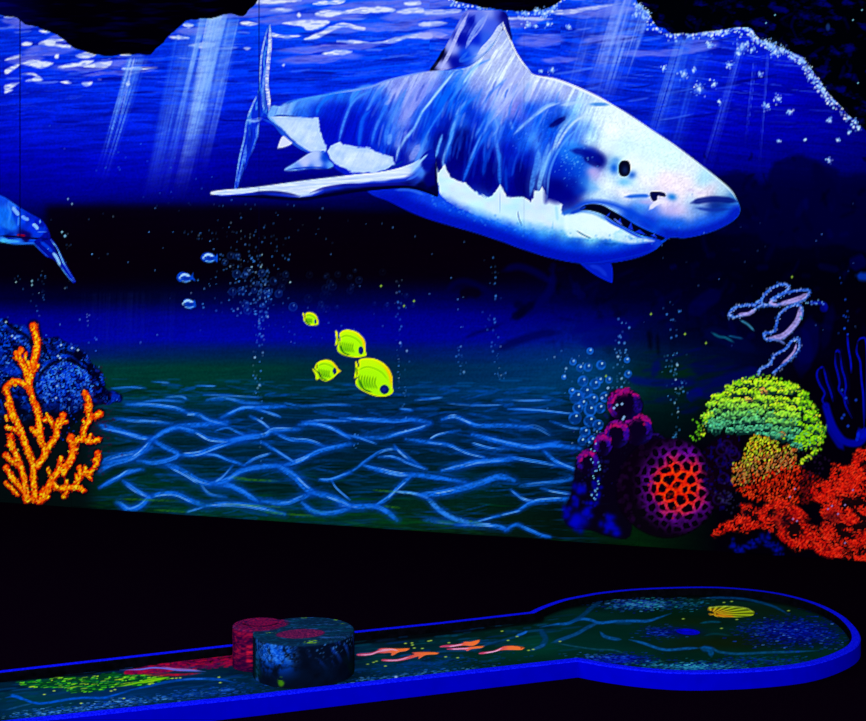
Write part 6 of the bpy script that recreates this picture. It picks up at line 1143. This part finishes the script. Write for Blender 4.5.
def poly_mask(S, *polys, grow=.5, curve=True):
    m = np.zeros(S.X.shape, bool)
    for p in polys:
        b, al, d = region(S, p, 1., curve=curve, pad=4 + abs(grow))
        m[b] |= d > -grow
    return m
def stroke_mask(S, strokes, w):
    m = np.zeros(S.X.shape, bool)
    for p in strokes:
        p = np.asarray(p, float); b = S.box(p[:, 0].min() - w - 1, p[:, 0].max() + w + 1, p[:, 1].min() - w - 1, p[:, 1].max() + w + 1)
        q = smooth_pts(p, False, 4) if len(p) > 2 else p
        m[b] |= seg_dist(S.X[b], S.Y[b], q) < w
    return m

def box_obj(name, corners, z0, z1, mat, parent=None):
    n = len(corners); V = [(x, y, z0) for x, y in corners] + [(x, y, z1) for x, y in corners]
    Fc = [tuple(reversed(range(n))), tuple(range(n, 2 * n))] + [(i, (i + 1) % n, n + (i + 1) % n, n + i) for i in range(n)]
    o = np.array([sum(c[0] for c in corners) / n, sum(c[1] for c in corners) / n, z0]) if parent is None else np.array(parent.location)
    return raw_mesh(name, V, Fc, mat, None, parent, o)

# ---------------------------------------------------------------- room shell
carpet = noise_material('black_carpet', (3, 0, 7), (17, 3, 19), 160, 1., 0, .45, .8)
blackwall = noise_material('black_wall_paint', (3, 1, 8), (9, 3, 14), 20, .9)
def wall_box(name, u0, u1, d0, d1, z0, z1, mat):
    o = box_obj(name, [plan(u0, d0), plan(u0, d1), plan(u1, d1), plan(u1, d0)], z0, z1, mat); o['kind'] = 'structure'; return o
wall_box('floor', ROOM_U0, ROOM_U1, 0, ROOM_D, -.1, 0, carpet)
wall_box('ceiling', ROOM_U0, ROOM_U1, 0, ROOM_D, ROOM_H, ROOM_H + .1, blackwall)
wall_box('wall_back', ROOM_U0 - .1, ROOM_U1 + .1, -.12, -.012, -.1, ROOM_H + .1, blackwall)
wall_box('wall_front', ROOM_U0 - .1, ROOM_U1 + .1, ROOM_D, ROOM_D + .1, -.1, ROOM_H + .1, blackwall)
wall_box('wall_left', ROOM_U0 - .1, ROOM_U0, -.012, ROOM_D, -.1, ROOM_H + .1, blackwall)
wall_box('wall_right', ROOM_U1, ROOM_U1 + .1, -.012, ROOM_D, -.1, ROOM_H + .1, blackwall)

# ---------------------------------------------------------------- mural
S, M = paint_mural()
paint = paint_material('mural_paint')
N3 = np.array([N[0], N[1], 0.])
def mural_panel():
    xs = np.arange(-60, 926.01, 1.); nr = 600
    X = np.tile(xs, (nr + 1, 1)); k = (xs - CX) / F; s = (N @ A) / (N[0] * k + N[1])
    ytop = np.maximum(-66, CY - (ROOM_H - .002 - EYE) * F / s); ybot = CY + EYE * F / s - .05
    t = (np.arange(nr + 1) / nr)[:, None]
    Y = ytop[None] * (1 - t) + ybot[None] * t
    fy = np.clip(Y - S.y0, 0, S.H - 1.001); i = fy.astype(int); f = (fy - i)[..., None]
    j = np.tile(np.arange(len(xs)), (nr + 1, 1))
    C = S.C[i, j] * (1 - f) + S.C[i + 1, j] * f
    V = wall_point(X, Y); n = V.shape[0] * V.shape[1]; w = len(xs)
    idx = np.arange(n).reshape(nr + 1, w)
    Q = np.stack([idx[1:, :-1], idx[1:, 1:], idx[:-1, 1:], idx[:-1, :-1]], -1).reshape(-1, 4)
    per = np.concatenate([idx[0, :], idx[1:, -1], idx[-1, -2::-1], idx[-2:0:-1, 0]])
    V = V.reshape(-1, 3); C = C.reshape(-1, 3)
    V = np.vstack([V, V[per] - N3 * .012]); C = np.vstack([C, C[per]])
    b = n + np.arange(len(per)); p2 = np.roll(per, -1); b2 = np.roll(b, -1)
    Q = np.vstack([Q, np.stack([per, p2, b2, b], -1)])
    base = wall_point(np.array(CX), np.array(CY + EYE * F / ((N @ A) / N[1])))
    base[2] = 0
    root = empty('ocean_mural', tuple(base))
    tag(root, 'huge blue underwater mural painted on panels along the wall behind the minigolf lane', 'mural')
    raw_mesh('painted_panel', V, Q, paint, C, root, base)
    return root
mural = mural_panel()
def on_wall(off): return lambda x, y: wall_point(x, y, off)
line_ok = S.Y < 503 + (S.X - 5) * .0685 - .2
def decal(name, mask, off, parent=None, label=None, cat=None, group=None):
    o = sheet_mesh(name, S, mask & line_ok, on_wall(off), paint, parent, nrm=N3, thick=.0009)
    if label: tag(o, label, cat, group)
    return o
def decal_root(name, mask, off, label, cat, group=None):
    ii, jj = np.nonzero(mask)
    c = wall_point(np.array(float(S.x[jj].mean())), np.array(float(S.y[ii].max())), off)
    r = empty(name, tuple(float(v) for v in c)); tag(r, label, cat, group); return r

for k in ('rocktl', 'rocktm', 'rocktr'):
    ok = np.zeros(S.X.shape, bool)
    hgt = wall_point(S.X, S.Y)[..., 2] < ROOM_H - .01
    o = decal('rock_overhang', poly_mask(S, M[k]) & hgt, .002, mural)
sand = (S.Y > 384 + 3 * (noise(S.X, S.Y, 40, 20, 7, 1) - .5)) & (S.X > 70) & (S.X < 640) & ~poly_mask(S, M['purple'], M['honey'], M['bluemound'])
decal('seabed', sand, .002, mural)

# shark
mk_body = poly_mask(S, M['shark']); mk_pect = poly_mask(S, M['pect']); mk_dors = poly_mask(S, M['dorsal']) & ~mk_body
mk_tail = poly_mask(S, M['tail']) & ~mk_body; mk_pelv = poly_mask(S, M['pelv']); mk_anal = poly_mask(S, M['anal']) & ~mk_body; mk_low = poly_mask(S, M['lowfin']) & ~mk_body
mk_eye = poly_mask(S, M['eye']); mk_mouth = poly_mask(S, M['mouth']); mk_nose = poly_mask(S, M['nose'])
shark = decal_root('shark', mk_body | mk_tail | mk_pect, .004, 'enormous white and blue great white shark painted across the top of the mural', 'shark')
body = decal('body', mk_body, .004, shark)
decal('dorsal_fin', mk_dors, .0045, shark); decal('tail_fin', mk_tail, .0045, shark); decal('pectoral_fin', mk_pect, .006, shark); decal('pectoral_fin', mk_low, .0045, shark)
decal('pelvic_fin', mk_pelv & ~mk_pect, .0055, shark); decal('anal_fin', mk_anal, .0045, shark)
decal('eye', mk_eye, .006, shark); decal('mouth', mk_mouth, .006, shark); decal('nostril', mk_nose, .006, shark)

# dolphin at the left edge
mb, mk = poly_mask(S, M['dolphin']), poly_mask(S, M['beak'])
dol = decal_root('dolphin', mb | mk, .004, 'blue dolphin painted at the left edge of the mural, its long beak pointing down', 'dolphin')
decal('body', mb, .004, dol); decal('beak', mk & ~mb, .0045, dol)

# fish
for nm, lab in (('big', 'largest bright yellow fish on the mural, lowest on the right of its shoal'), ('mid', 'second largest yellow fish on the mural, just above the largest one'),
                ('left', 'small yellow fish on the mural directly left of the largest one, with pointed snout'), ('small', 'tiniest yellow fish on the mural, highest of its shoal')):
    mb = poly_mask(S, M['fish_' + nm]); mt = poly_mask(S, M['fishtail_' + nm]) & ~mb
    r = decal_root('yellow_fish', mb | mt, .004, lab, 'fish', 'yellow fish in the middle of the mural')
    decal('body', mb, .004, r); decal('tail', mt, .0045, r); decal('eye', poly_mask(S, M['fisheye_' + nm]), .006, r)
for i, lab in enumerate(('little pale blue fish on the mural, highest and rightmost of the three', 'little pale blue fish on the mural, middle of the three and furthest left', 'smallest pale blue fish on the mural, lowest of the three')):
    decal('blue_fish', poly_mask(S, M['bluefish%d' % i]), .004, None, lab, 'fish', 'little blue fish left of the bubbles')

# corals
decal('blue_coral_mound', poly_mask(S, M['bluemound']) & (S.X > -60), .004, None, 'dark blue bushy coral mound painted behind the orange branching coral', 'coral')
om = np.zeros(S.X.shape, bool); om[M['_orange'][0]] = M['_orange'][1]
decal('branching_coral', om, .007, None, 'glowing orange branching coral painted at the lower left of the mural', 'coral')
decal('sponge_cluster', poly_mask(S, M['purple']) & ~poly_mask(S, M['honey']), .004, None, 'purple knobbly sponge cluster painted beside the red honeycomb coral', 'sponge')
decal('honeycomb_coral', poly_mask(S, M['honey']), .0055, None, 'round coral of red and violet honeycomb cells painted on the mural', 'coral')
decal('brain_coral', poly_mask(S, M['green']), .006, None, 'domed lime green brain coral painted on the right of the mural', 'coral')
decal('tufted_coral', poly_mask(S, M['mixed']) & ~poly_mask(S, M['green']), .005, None, 'yellow and orange tufted coral painted just below the green dome', 'coral')
decal('red_coral', poly_mask(S, M['redlow']), .007, None, 'low spreading red coral painted along the foot of the mural', 'coral')
decal('red_coral', poly_mask(S, M['redright']) & ~poly_mask(S, M['redlow']), .0065, None, 'tall bushy red coral painted at the right edge of the mural', 'coral')
decal('tube_coral', stroke_mask(S, M['tubes'], 2.2) & ~poly_mask(S, M['redright']), .005, None, 'deep blue outlined finger coral painted above the tall red coral', 'coral')
decal('coral_tuft', poly_mask(S, M['bluetuft']) & ~poly_mask(S, M['redlow']), .005, None, 'small blue coral tufts painted under the low red coral', 'coral')
decal('tube_sponge', poly_mask(S, *[M['sponge%d' % k] for k in range(5)], grow=1.5), .005, None, 'white edged hollow tube sponges painted above the green coral', 'sponge')

# ---------------------------------------------------------------- minigolf lane
CURB_H, CURB_W, TURF_H = .085, .05, .04
def to_curb(p): p = np.array(p, float); return ground_point(p[:, 0], p[:, 1], CURB_H)[:, :2]
back_px = [(5, 669.6), (120, 656.6), (233, 643.8), (356, 630.5), (440, 621.8), (529, 611.6)]
ring_px = [(529, 611.6), (540, 606.5), (560, 599.6), (580, 595.4), (600, 592), (640, 588.2), (700, 586.4), (740, 588), (780, 593), (815, 602), (840, 613.5), (854, 625), (860.5, 636), (858, 645), (846, 653), (825, 661), (800, 666.5), (760, 670.6), (720, 672.6), (680, 672.8), (640, 670), (605, 665.4), (578, 660.6)]
front_px = [(578, 660.6), (500, 669.4), (420, 678.4), (356, 685.6), (260, 696.6), (120, 711.6)]
back = to_curb(back_px); ring = to_curb(ring_px); front = to_curb(front_px)
ext = back[0] + (back[0] - back[1]) / np.linalg.norm(back[0] - back[1]) * 1.1; back = np.vstack([ext, back])
ef = front[-1] + (front[-1] - front[-2]) / np.linalg.norm(front[-1] - front[-2]) * 1.5; front = np.vstack([front, ef])
ring = smooth_pts(ring, False, 5)
outer = np.vstack([back[:-1], ring, front[1:]])
def offset(P, w, closed=True):
    n = len(P); out = []
    for i in range(n):
        a = P[(i - 1) % n]; b = P[i]; c = P[(i + 1) % n]
        t1 = (b - a) / np.linalg.norm(b - a); t2 = (c - b) / np.linalg.norm(c - b)
        n1 = np.array([t1[1], -t1[0]]); n2 = np.array([t2[1], -t2[0]]); m = n1 + n2; m /= np.linalg.norm(m)
        out.append(b + m * w / max(.5, m @ n1))
    return np.array(out)
area = .5 * sum(outer[i][0] * outer[(i + 1) % len(outer)][1] - outer[(i + 1) % len(outer)][0] * outer[i][1] for i in range(len(outer)))
sgn = 1 if area < 0 else -1
inner = offset(outer, CURB_W * sgn); mid = offset(outer, CURB_W * .5 * sgn)
lane_c = (float(outer[:, 0].mean()), float(outer[:, 1].mean()), 0.)
lane = empty('minigolf_lane', lane_c)
tag(lane, 'long minigolf lane with glowing blue border and a round end, below the mural', 'minigolf lane')
blue_side = noise_material('blue_border_paint', (0, 0, 180), (0, 0, 192), 14, .8, 0, .3, .7)
blue_top = noise_material('blue_border_top', (0, 4, 200), (14, 24, 248), 120, .8, 0, .4, .62)
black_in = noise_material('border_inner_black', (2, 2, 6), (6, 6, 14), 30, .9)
def curb(i0, i1, closed=False):
    o = outer[i0:i1]; q = inner[i0:i1]; n = len(o); r = .006
    V = []; 
    # profile per station: outer foot, outer shoulder, outer top, inner top, inner shoulder, inner foot
    for a, b in zip(o, q):
        d = (b - a) / np.linalg.norm(b - a)
        V += [(a[0], a[1], 0), (a[0], a[1], CURB_H - r), (a[0] + d[0] * r, a[1] + d[1] * r, CURB_H), (b[0] - d[0] * r, b[1] - d[1] * r, CURB_H), (b[0], b[1], CURB_H - r), (b[0], b[1], 0)]
    Fc = []; mi = []
    m = n if closed else n - 1
    for i in range(m):
        j = (i + 1) % n
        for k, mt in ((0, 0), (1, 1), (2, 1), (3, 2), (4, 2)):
            Fc.append((i * 6 + k, j * 6 + k, j * 6 + k + 1, i * 6 + k + 1)); mi.append(mt)
    if not closed: Fc += [tuple(range(5, -1, -1)), tuple((n - 1) * 6 + k for k in range(6))]; mi += [0, 0]
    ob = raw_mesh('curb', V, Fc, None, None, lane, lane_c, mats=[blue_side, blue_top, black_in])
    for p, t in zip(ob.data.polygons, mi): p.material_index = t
    return ob
nb = len(back); nr_ = len(ring)
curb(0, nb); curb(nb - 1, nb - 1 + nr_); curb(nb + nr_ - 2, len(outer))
end = np.array([outer[-1], outer[0]])
def strip(name, P, z0, z1, mat, parent):
    return box_obj(name, [tuple(p) for p in P], z0, z1, mat, parent)
d_end = (outer[-1] - outer[0]); dv = np.array([d_end[1], -d_end[0]]) / np.linalg.norm(d_end) * .05
if (dv @ (back[1] - back[0])) < 0: dv = -dv
strip('curb', [inner[0], inner[-1], inner[-1] + dv, inner[0] + dv], 0, CURB_H, blue_side, lane)
strip('base', list(offset(outer, (CURB_W * .9) * sgn)), 0, TURF_H - .012, black_in, lane)

G = paint_lane()
lanep = paint_material('lane_turf_paint', .95)
HOLE = ground_point(np.array(688.), np.array(632.), TURF_H)[:2]; HR = .054
W3 = ground_point(G.X, G.Y, TURF_H)
inn = inside(W3[..., 0], W3[..., 1], mid)
hole = np.hypot(W3[..., 0] - HOLE[0], W3[..., 1] - HOLE[1]) < HR
turf_mask = inn & ~hole
sheet_mesh('turf', G, turf_mask, lambda x, y: ground_point(x, y, TURF_H), lanep, lane, gain=1.)
# the cup: lining, bottom and rim
n = 32; V = []; Fc = []
for z, r in ((TURF_H + .0015, HR + .012), (TURF_H + .0015, HR - .004), (TURF_H - .006, HR - .004)):
    V += [(HOLE[0] + r * math.cos(2 * math.pi * i / n), HOLE[1] + r * math.sin(2 * math.pi * i / n), z) for i in range(n)]
for k in range(2): Fc += [(k * n + i, k * n + (i + 1) % n, (k + 1) * n + (i + 1) % n, (k + 1) * n + i) for i in range(n)]
Fc.append(tuple(2 * n + i for i in range(n)))
raw_mesh('cup', V, Fc, noise_material('cup_blue', (0, 0, 170), (0, 4, 210), 40, .7), None, lane, lane_c)['label'] = 'bright blue cup sunk in the turf'

def on_turf(off): return lambda x, y: ground_point(x, y, TURF_H + off)
def lane_decal(name, polys, label, cat, group=None, off=.002, grow=.35):
    m = poly_mask(G, *polys, grow=grow)
    o = sheet_mesh(name, G, m, on_turf(off), lanep, nrm=(0, 0, 1), thick=off - .0003)
    return tag(o, label, cat, group)
for k, lab in enumerate(('pink and orange fish painted on the lane right beside the blue obstacle', 'pink fish painted on the lane, second from the blue obstacle and lowest of the group', 'pale pink fish painted on the lane, highest of the group', 'thin pink fish painted on the lane just under the highest one', 'orange fish painted on the lane, rightmost and nearest the round end')):
    lane_decal('painted_fish', [LANE_FISH[k]], lab, 'fish', 'pink fish painted on the lane')
lane_decal('scallop_shell', [SHELL], 'yellow scallop shell painted on the round end of the lane', 'shell')

# ---------------------------------------------------------------- kidney-shaped block on the lane
def obstacle():
    c1, r1, c2, r2 = np.array([-.645, 4.90]), .252, np.array([-.90, 5.02]), .125
    H = .25; c0 = (c1 + c2) / 2 + np.array([.06, -.02])
    nth = 260; th = np.arange(nth) * 2 * math.pi / nth
    R = np.zeros(nth)
    for i, t in enumerate(th):
        d = np.array([math.cos(t), math.sin(t)]); best = 0
        for c, r in ((c1, r1), (c2, r2)):
            b = d @ (c - c0); q = b * b - ((c - c0) @ (c - c0)) + r * r
            if q > 0: best = max(best, b + math.sqrt(q))
        R[i] = best
    for _ in range(2): R = (np.roll(R, 1) + R * 2 + np.roll(R, -1)) / 4
    rings = []; lv = []
    for z in np.linspace(TURF_H + .002, H - .012, 44): rings.append((1., z)); 
    for a in (.35, .7, 1.): rings.append((1 - .012 / .3 * (1 - math.cos(a * math.pi / 2)), H - .012 + .012 * math.sin(a * math.pi / 2)))
    for f in np.linspace(.94, .02, 60): rings.append((f, H))
    V = []; lat = []
    for f, z in rings:
        for i, t in enumerate(th): V.append((c0[0] + R[i] * f * math.cos(t), c0[1] + R[i] * f * math.sin(t), z)); lat.append((t, f, z))
    V = np.array(V); nrg = len(rings)
    idx = np.arange(nrg * nth).reshape(nrg, nth)
    Q = np.stack([idx[:-1], np.roll(idx, -1, 1)[:-1], np.roll(idx, -1, 1)[1:], idx[1:]], -1).reshape(-1, 4)
    C = block_paint(V, c0, c1, c2, H)
    root = empty('obstacle_block', (float(c0[0]), float(c0[1]), TURF_H))
    tag(root, 'dark blue kidney-shaped block with crimson patches standing on the lane as an obstacle', 'obstacle')
    m = paint_material('block_paint', .8)
    nt = m.node_tree; nn = nt.nodes.new('ShaderNodeTexNoise'); nn.inputs['Scale'].default_value = 60; bb = nt.nodes.new('ShaderNodeBump'); bb.inputs['Strength'].default_value = .25; bb.inputs['Distance'].default_value = .004
    tc = nt.nodes.new('ShaderNodeTexCoord'); nt.links.new(tc.outputs['Object'], nn.inputs['Vector']); nt.links.new(nn.outputs['Fac'], bb.inputs['Height']); nt.links.new(bb.outputs['Normal'], nt.nodes['Principled BSDF'].inputs['Normal'])
    ns = 44 + 2
    raw_mesh('block_side', V[:ns * nth], Q[:(ns - 1) * nth], m, C[:ns * nth], root, root.location, True)
    ce = np.vstack([V[(ns - 1) * nth:], [[c0[0], c0[1], H]]]); cc = np.vstack([C[(ns - 1) * nth:], C[-1:]])
    Qt = (Q[(ns - 1) * nth:] - (ns - 1) * nth)
    o = raw_mesh('block_top', ce, Qt, m, cc, root, root.location, True)
    return root
obstacle()
